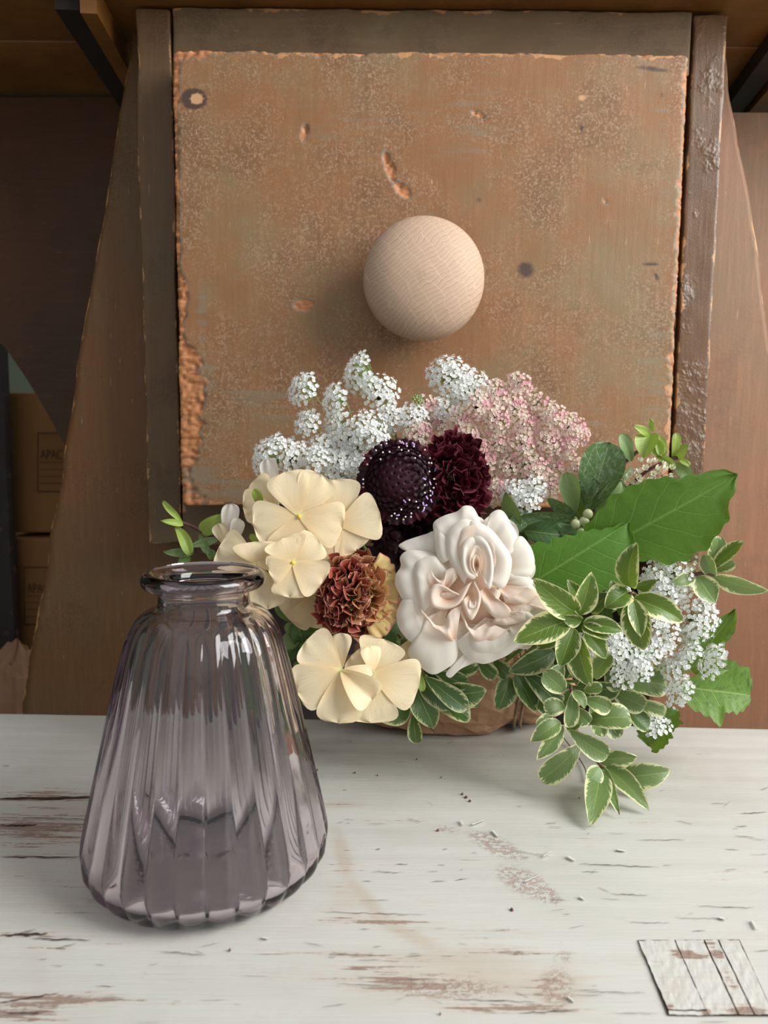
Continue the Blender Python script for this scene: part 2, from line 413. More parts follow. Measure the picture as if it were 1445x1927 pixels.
# bench paint
m = NT('worn_white_bench_paint'); o = m.obj()
big = m.noise(o, 9, 4, .6); streak = m.noise(m.map(o, (4, 60, 60)), 4.2, 5, .65)
streak2 = m.noise(m.map(o, (9, 190, 190), loc=(2, 3, 1)), 4, 4, .7)
crum = m.noise(m.map(o, (1, 1.7, 1)), 260, 4, .7)
c = m.mix(m.ss(big, .38, .62), (.60, .595, .545), (.54, .535, .48))
c = m.mix(m.ss(streak, .45, .75, 0, .5), c, (.65, .645, .60))
c = m.mix(m.ss(streak2, .40, .22, 0, .35), c, (.46, .44, .38))
fl = m.noise(o, 140, 3, .8)
c = m.mix(m.ss(fl, .30, .22, 0, .5), c, (.42, .36, .30))
wr = m.attr('wear'); st_ = m.attr('stain'); cr = m.attr('crumb')
c = m.mix(m.math('MULTIPLY', m.ss(m.math('ADD', st_, m.math('MULTIPLY', m.math('SUBTRACT', streak, .5), .6)), .15, .9), .5), c, (.48, .38, .28))
f = m.math('ADD', wr, m.math('MULTIPLY', m.math('SUBTRACT', streak, .5), 1.6))
f = m.math('ADD', f, m.math('MULTIPLY', m.math('SUBTRACT', streak2, .5), 1.2))
f = m.math('ADD', f, m.math('MULTIPLY', m.math('SUBTRACT', crum, .5), .5))
c = m.mix(m.ss(f, .22, .5, 0, .5), c, (.56, .47, .39))
wm = m.ss(f, .50, .60)
wood = m.mix(m.noise(m.map(o, (5, 120, 120)), 5, 3), (.22, .15, .115), (.42, .31, .25))
c = m.mix(wm, c, wood)
f2 = m.math('MULTIPLY', m.ss(cr, .15, .6), m.ss(crum, .45, .56))
c = m.mix(m.math('MULTIPLY', f2, .8), c, (.40, .29, .24))
m.p(color=c, rough=m.math('ADD', .42, m.math('MULTIPLY', wm, .25)), spec=.4)
m.bump(m.math('SUBTRACT', m.math('MULTIPLY', streak2, .5), m.math('ADD', m.math('MULTIPLY', wm, 1.0), m.math('MULTIPLY', f2, .6))), .5, .0008)
BENCH = m.m

# kraft paper
m = NT('kraft_paper'); o = m.obj()
c = m.mix(m.noise(o, 18, 4), (.44, .25, .145), (.36, .20, .115))
c = m.mix(m.ss(m.noise(m.map(o, (1, 1, 14)), 60, 3), .55, .7, 0, .3), c, (.52, .33, .21))
m.p(color=c, rough=.7, spec=.25); m.bump(m.noise(o, 170, 3, .6), .3, .001); KRAFT = m.m

# ------------------------------------------------------------------ setting
def quadbox(name, x0, x1, y0, y1, z0, z1, mat, kind='structure'):
    V, Fc, e = rbox(x0, x1, y0, y1, z0, z1, .002, 2, 2, 2)
    return mk(name, V, Fc, mat, origin=(x0, y0, z0), smooth=False, kind=kind, attrs={'edge': e})
quadbox('floor', -1.6, 1.7, -1.2, 2.0, -.82, -.80, FLOORM)
quadbox('wall_back', -1.6, 1.7, 2.0, 2.05, -.80, 1.9, WALLG)
quadbox('wall_left', -1.65, -1.6, -1.2, 2.05, -.80, 1.9, WALLG)

# bench top: built in its own frame; back edge through the photographed line
b0, b1 = PZ(0, 1341), PZ(1445, 1371)
ex = unit(b1-b0); ey = np.array([-ex[1], ex[0], 0.0]); ez = np.array([0, 0, 1.0])
def bench_pts(V): return b0 + V[:, :1]*ex + V[:, 1:2]*ey + V[:, 2:3]*ez
V, Fc, e = rbox(-.45, .95, -.52, 0, -.036, 0, .0015, 440, 200, 3)
W = bench_pts(V)
ppx, ppy = proj(W)
def spots(L, x=None, y=None):
    x = ppx if x is None else x; y = ppy if y is None else y
    out = np.zeros(len(x))
    for s in L:
        cx, cy, rx, ry, a, amp = (list(s)+[0, 1])[:6] if len(s) < 6 else s
        A = R_(a); dx, dy = x-cx, y-cy
        q = ((dx*math.cos(A)+dy*math.sin(A))/rx)**2+((-dx*math.sin(A)+dy*math.cos(A))/ry)**2
        out = np.maximum(out, amp*np.exp(-q))
    return out
wear = .08+spots([(90, 1500, 130, 16, 0, .62), (60, 1560, 150, 50, 0, .50), (40, 1640, 120, 30, 0, .30), (60, 1758, 170, 10, 0, .55),
                  (70, 1880, 210, 16, 0, .60), (0, 1905, 160, 14, 0, .60), (130, 1650, 45, 60, 0, .25), (800, 1850, 230, 45, 8, .42), (1020, 1870, 60, 55, 0, .45),
                  (900, 1780, 200, 30, 10, .32), (650, 1670, 60, 40, 20, .30), (700, 1740, 160, 30, 10, .30), (640, 1510, 40, 10, 0, .35), (150, 1700, 60, 90, 60, .2), (880, 1905, 220, 18, 0, .4)])
stain = spots([(645, 1610, 16, 60, -15, 1.0), (690, 1695, 80, 16, 48, 1.0), (780, 1765, 110, 16, 25, .9), (650, 1690, 60, 40, 30, .6), (70, 1840, 45, 110, -5, .45), (120, 1700, 40, 80, 10, .3), (640, 1515, 70, 10, 0, .6),
               (900, 1830, 190, 60, 10, .8), (760, 1880, 160, 40, 0, .5), (1050, 1860, 70, 60, 0, .8), (80, 1560, 150, 60, 0, .35), (640, 1720, 60, 30, 0, .4)])
crumb = spots([(930, 1590, 55, 16, 25, 1), (985, 1660, 55, 22, 25, 1), (1030, 1685, 25, 14, 30, 1), (1060, 1800, 25, 18, 0, .5), (1045, 1860, 35, 40, 0, .8), (850, 1860, 120, 25, 0, .6), (840, 1560, 30, 8, 10, .6)])
W[:, 2] += np.where(V[:, 2] > -.001, .00025*fbm(V[:, 0]*9, V[:, 1]*120), 0)
bench = thing('work_bench', b0*[1, 1, 0]+[0.25, -.2, -.8], 'worn white painted wooden bench top under the vase and bouquet', 'bench')
top = mk('bench_top', W, Fc, BENCH, bench, attrs={'edge': e, 'wear': wear, 'stain': stain, 'crumb': crumb})
for sx in (-.40, .88):
    for sy in (-.47, -.05):
        V, Fc, e = rbox(sx-.03, sx+.03, sy-.03, sy+.03, -.79, -.036, .003, 2, 2, 6)
        mk('leg', bench_pts(V), Fc, simple('bench_leg_paint', (.6, .6, .53)) if False else BENCH, bench, attrs={'edge': e})
V, Fc, e = rbox(-.37, .85, -.04, -.018, -.13, -.036, .002, 8, 2, 2)
# cracks and the let-in patch, real strips on the top
random.seed(4)
A = Acc()
def crack(p0, p1, wpx, jag=1.2, n=14, z=.0006):
    x = np.linspace(0, 1, n+1); X = p0[0]+(p1[0]-p0[0])*x; Y = p0[1]+(p1[1]-p0[1])*x+np.array([random.uniform(-jag, jag) for _ in x])
    wv = np.array([max(.12, math.sin(math.pi*min(1, max(0, t)))**.5*random.uniform(.45, 1)) for t in x])*wpx/2
    V = [PZ(a, b-c, z) for a, b, c in zip(X, Y, wv)]+[PZ(a, b+c, z) for a, b, c in zip(X, Y, wv)]
    A.add(np.array(V), gridfaces(n, 1))
for a, b, wd in [((0, 1503), (192, 1500), 5), ((0, 1553), (70, 1552), 3.5), ((0, 1612), (150, 1614), 2.2), ((0, 1760), (90, 1757), 5), ((60, 1766), (170, 1769), 2.5),
                 ((0, 1886), (110, 1868), 3), ((0, 1906), (90, 1904), 2.5), ((60, 1540), (185, 1541), 1.2), ((300, 1790), (390, 1797), 1.5), ((1090, 1625), (1240, 1632), 1.2),
                 ((1200, 1580), (1290, 1580), 1.0), ((1380, 1570), (1445, 1582), 1.0), ((1390, 1530), (1445, 1528), 1.2), ((1150, 1682), (1220, 1684), 1.2), ((1310, 1704), (1420, 1708), 1.2),
                 ((1100, 1866), (1215, 1868), 1.2), ((1150, 1906), (1240, 1907), 1.0), ((600, 1715), (800, 1722), 1.0), ((700, 1640), (760, 1642), 1.0), ((240, 1450), (300, 1452), .8),
                 ((960, 1600), (1040, 1612), .8), ((860, 1880), (1010, 1886), 1.6), ((980, 1905), (1090, 1902), 2.4), ((630, 1850), (760, 1858), 1.0), ((1180, 1735), (1260, 1737), 1.0), ((1270, 1727), (1370, 1729), 1.0)]:
    crack(a, b, wd)
for i in range(150):
    X0, Y0 = random.uniform(0, 1445), random.uniform(1390, 1925)
    if 160 < X0 < 620 and Y0 < 1760: continue
    L0 = random.uniform(6, 45)*(.4+(Y0-1340)/600); crack((X0, Y0), (X0+L0, Y0+random.uniform(-2, 2)+(random.uniform(-12, 12) if random.random() < .2 else 0)), random.uniform(.5, 1.1), .7, 6)
V, Fc, _ = A.out(); mk('paint_crack', V, Fc, DARKH, bench, kind='stuff')
# let-in patch: dark joint plate plus four pieces
def plate(name, poly, z0, z1, mat, inset=0.0, **kw):
    c = np.mean(poly, axis=0); n = len(poly)
    pts = []
    for a, b in zip(poly, poly[1:]+poly[:1]):
        for t in np.linspace(0, 1, 7)[:-1]:
            q = np.array(a)*(1-t)+np.array(b)*t; dq = c-q; q = q+dq/np.linalg.norm(dq)*(inset+random.uniform(-.35, .35)*(inset > 0))
            pts.append(q)
    n = len(pts)
    V = np.array([PZ(q[0], q[1], z0) for q in pts]+[PZ(q[0], q[1], z1) for q in pts])
    Fc = [[i, (i+1) % n, (i+1) % n+n, i+n] for i in range(n)]+[list(range(2*n-1, n-1, -1))[::-1]]
    return mk(name, V, Fc, mat, kw.pop('parent'), smooth=False, attrs={k: np.full(len(V), v) for k, v in kw.items()})
jt = plate('joint_gap', [(1200, 1769), (1391.5, 1768), (1457.5, 1911.5), (1257, 1910.5)], -.001, .0005, DARKH, parent=bench)
def piece(q, z=.00095, n=14, m_=18):
    q = [np.array(k, float) for k in q]; u, v = np.meshgrid(np.linspace(0, 1, n+1), np.linspace(0, 1, m_+1)); u, v = u.ravel()[:, None], v.ravel()[:, None]
    c = (q[0]*(1-u)+q[1]*u)*(1-v)+(q[3]*(1-u)+q[2]*u)*v
    jx = .7*fbm(c[:, 1]/5, q[0][0]); c[:, 0] += jx*((u[:, 0] < .01) | (u[:, 0] > .99)); c[:, 1] += .6*fbm(c[:, 0]/6, 3.0)*((v[:, 0] < .01) | (v[:, 0] > .99))
    wr_ = .12+spots([(1285, 1795, 28, 9, 8, .8), (1310, 1800, 30, 7, 8, .6), (1347, 1793, 14, 8, 20, .9), (1400, 1903, 44, 12, 0, .9), (1330, 1906, 14, 8, 0, .9), (1260, 1895, 8, 6, 0, .6), (1335, 1776, 20, 4, 0, .7), (1375, 1772, 20, 4, 0, .5), (1370, 1840, 10, 50, -28, .3)], c[:, 0], c[:, 1])
    st2 = spots([(1270, 1860, 40, 50, 0, .45), (1310, 1812, 16, 8, 0, .3)], c[:, 0], c[:, 1])
    V = np.array([PZ(x, y, z) for x, y in c]+[PZ(x, y, 0) for x, y in c]); k = (n+1)*(m_+1)
    V[:k, 2] += .00012*fbm(c[:, 0]/10, c[:, 1]/10)
    ring = [i for i in range(n)]+[j*(n+1)+n for j in range(m_)]+[m_*(n+1)+i for i in range(n, 0, -1)]+[j*(n+1) for j in range(m_, 0, -1)]
    Fc = gridfaces(n, m_)[:, ::-1].tolist()+[[a, b_, b_+k, a+k] for a, b_ in zip(ring, ring[1:]+ring[:1])]
    mk('patch_piece', V, Fc, BENCH, bench, smooth=False, attrs=dict(wear=np.tile(wr_, 2), stain=np.tile(st2, 2), crumb=np.tile(wr_*.5, 2), edge=np.full(2*k, .01)))
for pl in [[(1201, 1770), (1268, 1769), (1328, 1900), (1258, 1900)], [(1271, 1769), (1323, 1769), (1388, 1909), (1333, 1909)], [(1326, 1769), (1350, 1769), (1418, 1909), (1391, 1909)], [(1353, 1769), (1390, 1769), (1456, 1909), (1421, 1909)], [(1258, 1902), (1329, 1903), (1331, 1910), (1259, 1909)]]:
    piece(pl)
# loose paint flakes lying on the bench
A = Acc()
for px, py, L, a in [(1002, 1652, 16, -25), (900, 1547, 12, -20), (1030, 1607, 9, -30), (1076, 1615, 8, 30), (932, 1568, 7, 50), (1170, 1600, 8, 10), (1075, 1880, 8, 40), (1420, 1740, 9, 60), (1360, 1728, 6, 20), (500, 1765, 6, 10), (1096, 1690, 5, 30), (870, 1548, 5, 60)]:
    d = np.array([math.cos(R_(a)), math.sin(R_(a))]); nn = np.array([-d[1], d[0]])
    q = [np.array([px, py])+d*L*s+nn*t for s, t in ((-1, -1), (1, -.5), (1, .6), (-1, 1))]
    V = np.array([PZ(*k, .0006) for k in q]+[PZ(*k, .0014) for k in q]); A.add(V, [[0, 1, 5, 4], [1, 2, 6, 5], [2, 3, 7, 6], [3, 0, 4, 7], [4, 5, 6, 7]])
V, Fc, _ = A.out(); o = mk('paint_flakes', V, Fc, SPLINTER, smooth=False, origin=V.mean(0)); tag(o, 'tiny white paint splinters scattered on the bench top', 'paint flakes', kind='stuff')
A = Acc()
for px, py, s in [(877, 1498, 5), (884, 1505, 4), (870, 1492, 4), (830, 1461, 2), (963, 1709, 6), (668, 1452, 3), (597, 1447, 3), (710, 1457, 2.5), (432, 1785, 4), (824, 1560, 4), (784, 1427, 2.5), (828, 1905, 3), (560, 1400, 2), (1090, 1500, 2)]:
    th = np.linspace(0, 2*math.pi, 8, endpoint=False); c = PZ(px, py, .0012)
    r = s*S(c[1], py)*.6
    V = np.array([[c[0]+r*math.cos(t)*random.uniform(.7, 1.3), c[1]+1.3*r*math.sin(t), .0004] for t in th]+[[c[0], c[1], .0016]])
    A.add(V, [[i, (i+1) % 8, 8] for i in range(8)])
V, Fc, _ = A.out(); o = mk('dirt_crumbs', V, Fc, simple('brown_crumb', (.12, .05, .035), .9), origin=V.mean(0)); tag(o, 'small brown crumbs of dirt lying on the bench', 'crumbs', kind='stuff')

# ------------------------------------------------------------------ the old wooden cabinet
zu_ = P(800, 14, .6)[2]+.001
YB, YP = .570, .600          # front planes of drawer front and posts
cab = thing('wooden_cabinet', (0.02, .70, -.80), 'old red-brown painted wooden cabinet with splayed legs behind the flowers', 'cabinet')
def zz(py, Y, px=800): return P(px, py, Y)[2]
def xx(px, py, Y): return P(px, py, Y)[0]
def board(name, x0, x1, y0, y1, z0, z1, mat, parent, r=.0015, nx=20, ny=4, nz=40, wob=.0006, warp=None, extra=None, label=None, shear=None):
    V, Fc, e = rbox(x0, x1, y0, y1, z0, z1, r, nx, ny, nz)
    n = fbm(V[:, 0]*30+x0*50, V[:, 2]*30+z0*31, V[:, 1]*30)
    n2 = fbm(V[:, 2]*60+9, V[:, 0]*60, V[:, 1]*40)
    c = np.array([(x0+x1)/2, (y0+y1)/2, (z0+z1)/2]); sg = np.sign(V-c)
    nearx = (np.minimum(V[:, 0]-x0, x1-V[:, 0]) < r*1.5); nearz = (np.minimum(V[:, 2]-z0, z1-V[:, 2]) < r*1.5)
    V[:, 0] += sg[:, 0]*nearx*(n*wob); V[:, 2] += sg[:, 2]*nearz*(n2*wob)
    V[:, 1] += .0003*n
    if shear is not None: V = shear(V)
    at = {'edge': e}
    if extra: at.update(extra(V, e))
    return mk(name, V, Fc, mat, parent, attrs=at, label=label)
zt, zb = zz(97, YB), zz(955, YB)
bx0, bx1 = xx(331, 500, YB), xx(1278, 500, YB)
def bx(V, e):
    px, py = proj(V)
    jit = 9*fbm(py/14.0, px*0+3.0)+14*fbm(py/45.0, 2.0)
    chip = np.zeros(len(V))
    wL = np.interp(py, [90, 180, 300, 500, 540, 600, 650, 670, 720, 760, 800, 900, 945, 960], [10, 4, 3, 5, 14, 10, 14, 40, 44, 36, 30, 28, 34, 60])
    dl = px-np.interp(py, [97, 955], [331, 341])
    chip = np.maximum(chip, 1/(1+np.exp(-(wL+jit*np.clip(wL/30, .1, .8)-dl)/4.0)))
    dt = py-97; wT = 5+5*fbm(px/40, 5.0)+4*fbm(px/9, 2.0)+np.where(px > 1180, 6, 0)+np.where(px < 390, 8, 0)
    chip = np.maximum(chip, 1/(1+np.exp(-(wT-dt)/2.5))*.8)
    dr = np.interp(py, [97, 955], [1292, 1257])-px
    wR = 3+6*fbm(py/50, 8.0)+4*fbm(py/10, 1.0)+np.where(py > 660, 5, 0)
    chip = np.maximum(chip, 1/(1+np.exp(-(wR-dr)/2.5))*.75)
    chip = np.maximum(chip, spots([(733, 315, 10, 34, -18, 1.15), (757, 358, 22, 11, 40, 1.15), (572, 250, 8, 22, 10, 1.0), (572, 574, 22, 13, 0, 1.1), (900, 215, 20, 6, 20, .95), (1138, 378, 5, 12, -30, .7)], px, py))
    grey = spots([(480, 745, 75, 22, 0, .9), (520, 790, 60, 18, 0, .6), (390, 700, 30, 60, 0, .7), (370, 900, 60, 60, 0, .75), (450, 930, 130, 30, 0, .8), (380, 600, 14, 120, 0, .6), (640, 250, 230, 90, 0, .42), (900, 240, 120, 120, 0, .42),
                  (760, 400, 150, 60, 0, .4), (1230, 700, 40, 170, 0, .5), (1100, 780, 120, 60, 0, .4), (1250, 300, 20, 200, 0, .4)], px, py)
    knot = spots([(989, 508, 20, 20, 0, .95), (365, 186, 21, 17, 0, 2.2), (1095, 240, 6, 10, 0, .9), (1225, 497, 22, 5, 0, .9), (1235, 520, 5, 14, -20, .9), (900, 376, 12, 10, 0, .6), (1250, 410, 18, 4, 0, .5), (1235, 310, 8, 8, 0, .6), (1245, 180, 7, 12, 0, .6),
                  (650, 270, 14, 3, 10, .7), (1230, 130, 50, 7, 8, .8), (740, 655, 12, 5, 0, .5), (395, 265, 18, 4, 0, .5), (480, 690, 14, 4, 0, .6), (1060, 700, 10, 5, 0, .6), (1040, 735, 14, 5, 0, .6), (1280-30, 490, 30, 3, 0, .5), (1120, 700, 8, 3, 0, .6)], px, py)
    knot = np.where(((px-370)/13)**2+((py-186)/11)**2 < 1, 0, knot)
    pale = spots([(370, 186, 11, 10, 0, 1.6), (1095, 184, 12, 9, 0, .8)], px, py)
    return dict(chip=chip, grey=grey, knot=knot, pale=pale)
def shear_board(V):
    # face recessed where chipped, corners rounded in plan, whole board slightly tapered
    t = (zt-V[:, 2])/(zt-zb)
    cx = (bx0+bx1)/2
    px, py = proj(V)
    V = V.copy()
    front = V[:, 1] < YB+.004
    a = bx(V, None)
    V[:, 1] += np.where(front, .0016*np.clip((a['chip']-.45)*5, 0, 1)*np.clip(.6+fbm(px/8, py/5), 0, 1.5), 0)
    # round the four corners
    rc = .006
    qx = np.clip(V[:, 0], bx0+rc, bx1-rc); qz = np.clip(V[:, 2], zb+rc, zt-rc)
    dx, dz = V[:, 0]-qx, V[:, 2]-qz; L = np.hypot(dx, dz); mm = L > rc
    V[mm, 0] = qx[mm]+dx[mm]/L[mm]*rc; V[mm, 2] = qz[mm]+dz[mm]/L[mm]*rc
    return V
front = board('drawer_front', bx0, bx1, YB, YB+.027, zb, zt, PAINT, cab, r=.0026, nx=260, ny=6, nz=240, wob=.0009, extra=bx, shear=shear_board, label='thick red-brown board with chipped edges')
# frame behind it
zpt, zrb = zz(16, YP, 300), zz(107, YP)
px0, px1 = xx(264, 400, YP), xx(330, 400, YP)
zpb = zz(1022, YP, 300)
board('frame_post', px0, px1-.0008, YP, YP+.032, zpb, zpt, POST, cab, nx=14, nz=120, wob=.0012)
qx0, qx1 = xx(1303, 60, YP), xx(1347, 400, YP)
board('frame_post', qx0+.0008, qx1+.0015, YP, YP+.032, zz(1060, YP, 1310), zpt-.001, POSTG, cab, nx=14, nz=120, wob=.0008, extra=None)
board('frame_rail', px1, qx0, YP+.001, YP+.03, zrb-.012, zz(16, YP), RAIL, cab, nx=120, nz=16, wob=.0008)
board('frame_rail', px1, qx0, YP+.001, YP+.03, zz(1030, YP), zz(925, YP), POST, cab, nx=80, nz=16, wob=.0008)
board('frame_panel', px1, qx0, YP+.004, YP+.02, zz(930, YP), zrb-.011, POST, cab, nx=20, nz=20)
# splayed legs (tapered in plan with height)
YL = .636
def leg(xt0, xb0, xt1, xb1, zt_, zb_, mat, label=None):
    def sh(V):
        t = (zt_-V[:, 2])/(zt_-zb_); s = V[:, 0]   # s in 0..1
        x = (xt0+(xb0-xt0)*t)*(1-s)+(xt1+(xb1-xt1)*t)*s
        V = V.copy(); V[:, 0] = x+.0015*fbm(V[:, 2]*25, s*3); return V
    V, Fc, e = rbox(0, 1, YL, YL+.026, zb_, zt_, .002, 30, 4, 150)
    ed = np.minimum(V[:, 0], 1-V[:, 0])*np.abs(xt1-xt0+xb1-xb0)/2
    V = sh(V); mk('splayed_leg', V, Fc, mat, cab, attrs={'edge': np.clip(ed, 0, 1)}, label=label)
def lx(pa, pb, zlow):
    a = P(*pa, YL); b = P(*pb, YL); k = (a[2]-zlow)/(a[2]-b[2]); return a[0]+(b[0]-a[0])*k
ztL = min(zz(60, YL, 250), zu_-.002); a = P(250, 60, YL)
leg(a[0], lx((250, 60), (42, 1338), -.79), P(420, 60, YL)[0], P(560, 1338, YL)[0], ztL, -.79, LEG)
a2 = P(1352, 120, YL)
ztR = min(zz(100, YL, 1350), zu_-.002)
leg(P(1200, 100, YL)[0], P(1328, 1338, YL)[0], P(1362, 100, YL)[0], lx((1362, 100), (1490, 900), -.79), ztR, -.79, RLEG)
# back boards
YK = .75
zk = zz(181, YK, 100)
def poly_board(name, pts, Y, t, mat, label=None, parent=cab):
    P3 = np.array([P(x, y, Y) for x, y in pts]); n = len(P3)
    B = P3.copy(); B[:, 1] += t
    Fc = [list(range(n)), list(range(2*n-1, n-1, -1))]+[[i, i+n, (i+1) % n+n, (i+1) % n] for i in range(n)]
    V = np.concatenate([P3, B])
    return mk(name, V, Fc, mat, parent, smooth=False, attrs={'edge': np.full(len(V), .02)}, label=label)
poly_board('side_board', [(-160, 183), (330, 183), (330, 900), (150, 860), (118, 832), (85, 770), (45, 705), (8, 652), (-60, 600), (-160, 560)], YK, .022, DARKW, 'brown board darkened with shade, with curved lower edge')
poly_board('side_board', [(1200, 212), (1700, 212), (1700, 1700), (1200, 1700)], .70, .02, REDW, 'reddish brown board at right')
poly_board('dark_void_board', [(300, 960), (1330, 960), (1330, 1060), (300, 1060)], .66, .02, BLACKW)  # near-black colour paints in the shade of the void below the drawer
poly_board('dark_void_board', [(450, 1030), (1330, 1030), (1330, 1700), (450, 1700)], .70-.004, .003, BLACKW)
# overhanging top: underside boards and diagonal braces
zu = zz(14, YP, 800)+.001
ovh = thing('overhanging_top', (0, .80, zu), 'varnished pine boards overhead with dark diagonal braces, top edge of the photo', 'shelf')
for i, (ya, yb) in enumerate([(.548, .655), (.657, .765), (.767, .90)]):
    V, Fc, e = rbox(-.70, .75, ya, yb, zu, zu+.02, .0015, 20, 4, 2)
    mk('plank', V, Fc, UNDER, ovh, attrs={'edge': e})
def bar(name, pa, pb, wdt, th, mat, parent):
    a = PZ(*pa, zu-.001); b = PZ(*pb, zu-.001); d = unit(b-a); s = np.cross(d, [0, 0, 1.])
    V = np.array([c+s*wdt*k-np.array([0, 0, 1.])*h for c in (a, (a*.6+b*.4), b) for k, h in ((-.5, 0), (.5, 0), (.5, th), (-.5, th))])
    Fc = []
    for i in (0, 4): Fc += [[i+j, i+(j+1) % 4, i+4+(j+1) % 4, i+4+j] for j in range(4)]
    Fc += [[3, 2, 1, 0], [8, 9, 10, 11]]
    mk(name, V, Fc, mat, parent, smooth=False, attrs={'edge': np.full(12, .02)})
bar('brace', (125, -20), (262, 205), .018, .014, BLACKW, ovh)
bar('brace', (165, -30), (275, 175), .012, .020, UNDER, ovh)
bar('brace', (1480, 45), (1350, 225), .018, .014, BLACKW, ovh)
bar('brace', (1500, 85), (1365, 245), .014, .018, UNDER, ovh)

# knob
kc = P(800, 514, .522); ky = np.array([0, 1, 0.])
rk = 118*S(.526, 520)*1.0
prof = [(0, 0), (.25, .0008), (.5, .0028), (.7, .0062), (.85, .0108), (.94, .0155), (.985, .020), (1.0, .025), (.985, .0295), (.93, .033), (.80, .0365), (.66, .039), (.60, .0415), (.585, .046), (.585, .0485)]
n = 72; V = []
for r, y in prof:
    for j in range(n):
        t = 2*math.pi*j/n; V.append(kc+np.array([r*rk*math.cos(t), y*1.0-.004, r*rk*math.sin(t)]))
knob = mk('knob', np.array(V), gridfaces(n, len(prof)-1, True), KNOB, front, origin=kc, label='round pale beech knob')

# background boxes
def box(name, px0, px1, py0, py1, Y, d, label, lab, text=None, zbot=None):
    a = P(px0, py0, Y); b = P(px1, py1, Y)
    z0 = b[2] if zbot is None else zbot
    root = thing(name, ((a[0]+b[0])/2, Y+d/2, z0), label, 'box', 'cardboard boxes behind the cabinet')
    V, Fc, e = rbox(a[0], b[0], Y, Y+d, z0, a[2], .004, 4, 4, 4); mk('carton', V, Fc, CARD, root, attrs={'edge': e})
    l = [P(x, y, Y-.0015) for x, y in ((lab[0], lab[1]), (lab[2], lab[1]), (lab[2], lab[3]), (lab[0], lab[3]))]
    lb = mk('printed_label', np.array(l+[q+[0, .0012, 0] for q in l]), [[3, 2, 1, 0], [4, 5, 6, 7], [0, 1, 5, 4], [1, 2, 6, 5], [2, 3, 7, 6], [3, 0, 4, 7]], LABELM, root, smooth=False)
    A = Acc()
    q = [P(x, y, Y-.0022) for x, y in ((lab[0], lab[1]), (lab[2], lab[1]), (lab[2], lab[3]), (lab[0], lab[3]))]
    for i in range(4): V, Fc = tube([q[i], q[(i+1) % 4]], .0007, 4, 1); A.add(V, Fc)
    for k in (.50, .62, .74, .86):
        y = lab[1]+(lab[3]-lab[1])*k; V, Fc = tube([P(lab[0]+4, y, Y-.0022), P(lab[2]-4, y, Y-.0022)], .0004, 4, 1); A.add(V, Fc)
    V, Fc, _ = A.out(); mk('label_lines', V, Fc, INK, lb)
    if text:
        cu = bpy.data.curves.new('t', 'FONT'); cu.body = text; cu.size = 1; cu.extrude = .005
        to = bpy.data.objects.new('t', cu); COL.objects.link(to); bpy.context.view_layer.update()
        me = bpy.data.meshes.new_from_object(to.evaluated_get(bpy.context.evaluated_depsgraph_get()))
        co = np.array([v.co[:] for v in me.vertices]); pol = [list(p.vertices) for p in me.polygons]
        bpy.data.objects.remove(to)
        p0 = P(lab[0]+5, lab[1]+.44*(lab[3]-lab[1]), Y-.003); s = 26*S(Y)
        V = np.stack([p0[0]+co[:, 0]*s*.62, p0[1]-co[:, 2]*s, p0[2]+co[:, 1]*s*.95], -1)
        mk('lettering', V, pol, INK, lb, smooth=False)
    return root
box('cardboard_box', 5, 240, 738, 1004, 1.05, .25, 'upper brown cardboard box with a label reading APAC, far left', (71, 815, 128, 925), 'APAC')
box('cardboard_box', -20, 240, 1012, 1500, 1.04, .27, 'lower brown cardboard box under the one reading APAC', (46, 1068, 100, 1175), 'APAC', zbot=P(38, 1300, .95)[2]-.104)
# shelf rack strip and crumpled paper at far left
t = thing('storage_rack', P(-60, 1500, 1.0)*[1, 1, 0]+[0, 0, -.8], 'dark perforated metal rack upright at the far left edge', 'rack')
V, Fc, e = rbox(P(-60, 700, 1.0)[0], P(3, 700, 1.0)[0], 1.0, 1.02, -.79, zz(560, 1.0, 0), .001, 1, 1, 2); mk('upright', V, Fc, BLACKW, t, attrs={'edge': e})
pb = P(38, 1300, .95)
root = thing('paper_sack', (pb[0], pb[1], pb[2]-.10), 'crumpled pale brown paper sack low at the far left', 'sack')
u, v = np.meshgrid(np.linspace(0, 2*np.pi, 33)[:-1], np.linspace(.02, math.pi-.02, 17)); u, v = u.ravel(), v.ravel()
rr = 1+.25*fbm(np.cos(u)*2+4, np.sin(u)*2, v*1.5)
V = np.stack([pb[0]+.05*rr*np.sin(v)*np.cos(u), pb[1]+.03*rr*np.sin(v)*np.sin(u), pb[2]-.02+.075*rr*np.cos(v)], -1)
mk('sack_body', V, gridfaces(32, 16, True), KRAFT, root, smooth=False)
V, Fc, e = rbox(P(-140, 1300, .9)[0], P(300, 1300, .9)[0], .86, 1.35, pb[2]-.13, pb[2]-.105, .002, 2, 2, 2)
o = mk('storage_shelf', V, Fc, DARKW, attrs={'edge': e}, origin=V.mean(0)); tag(o, 'dark wooden shelf holding boxes at lower far left', 'shelf')

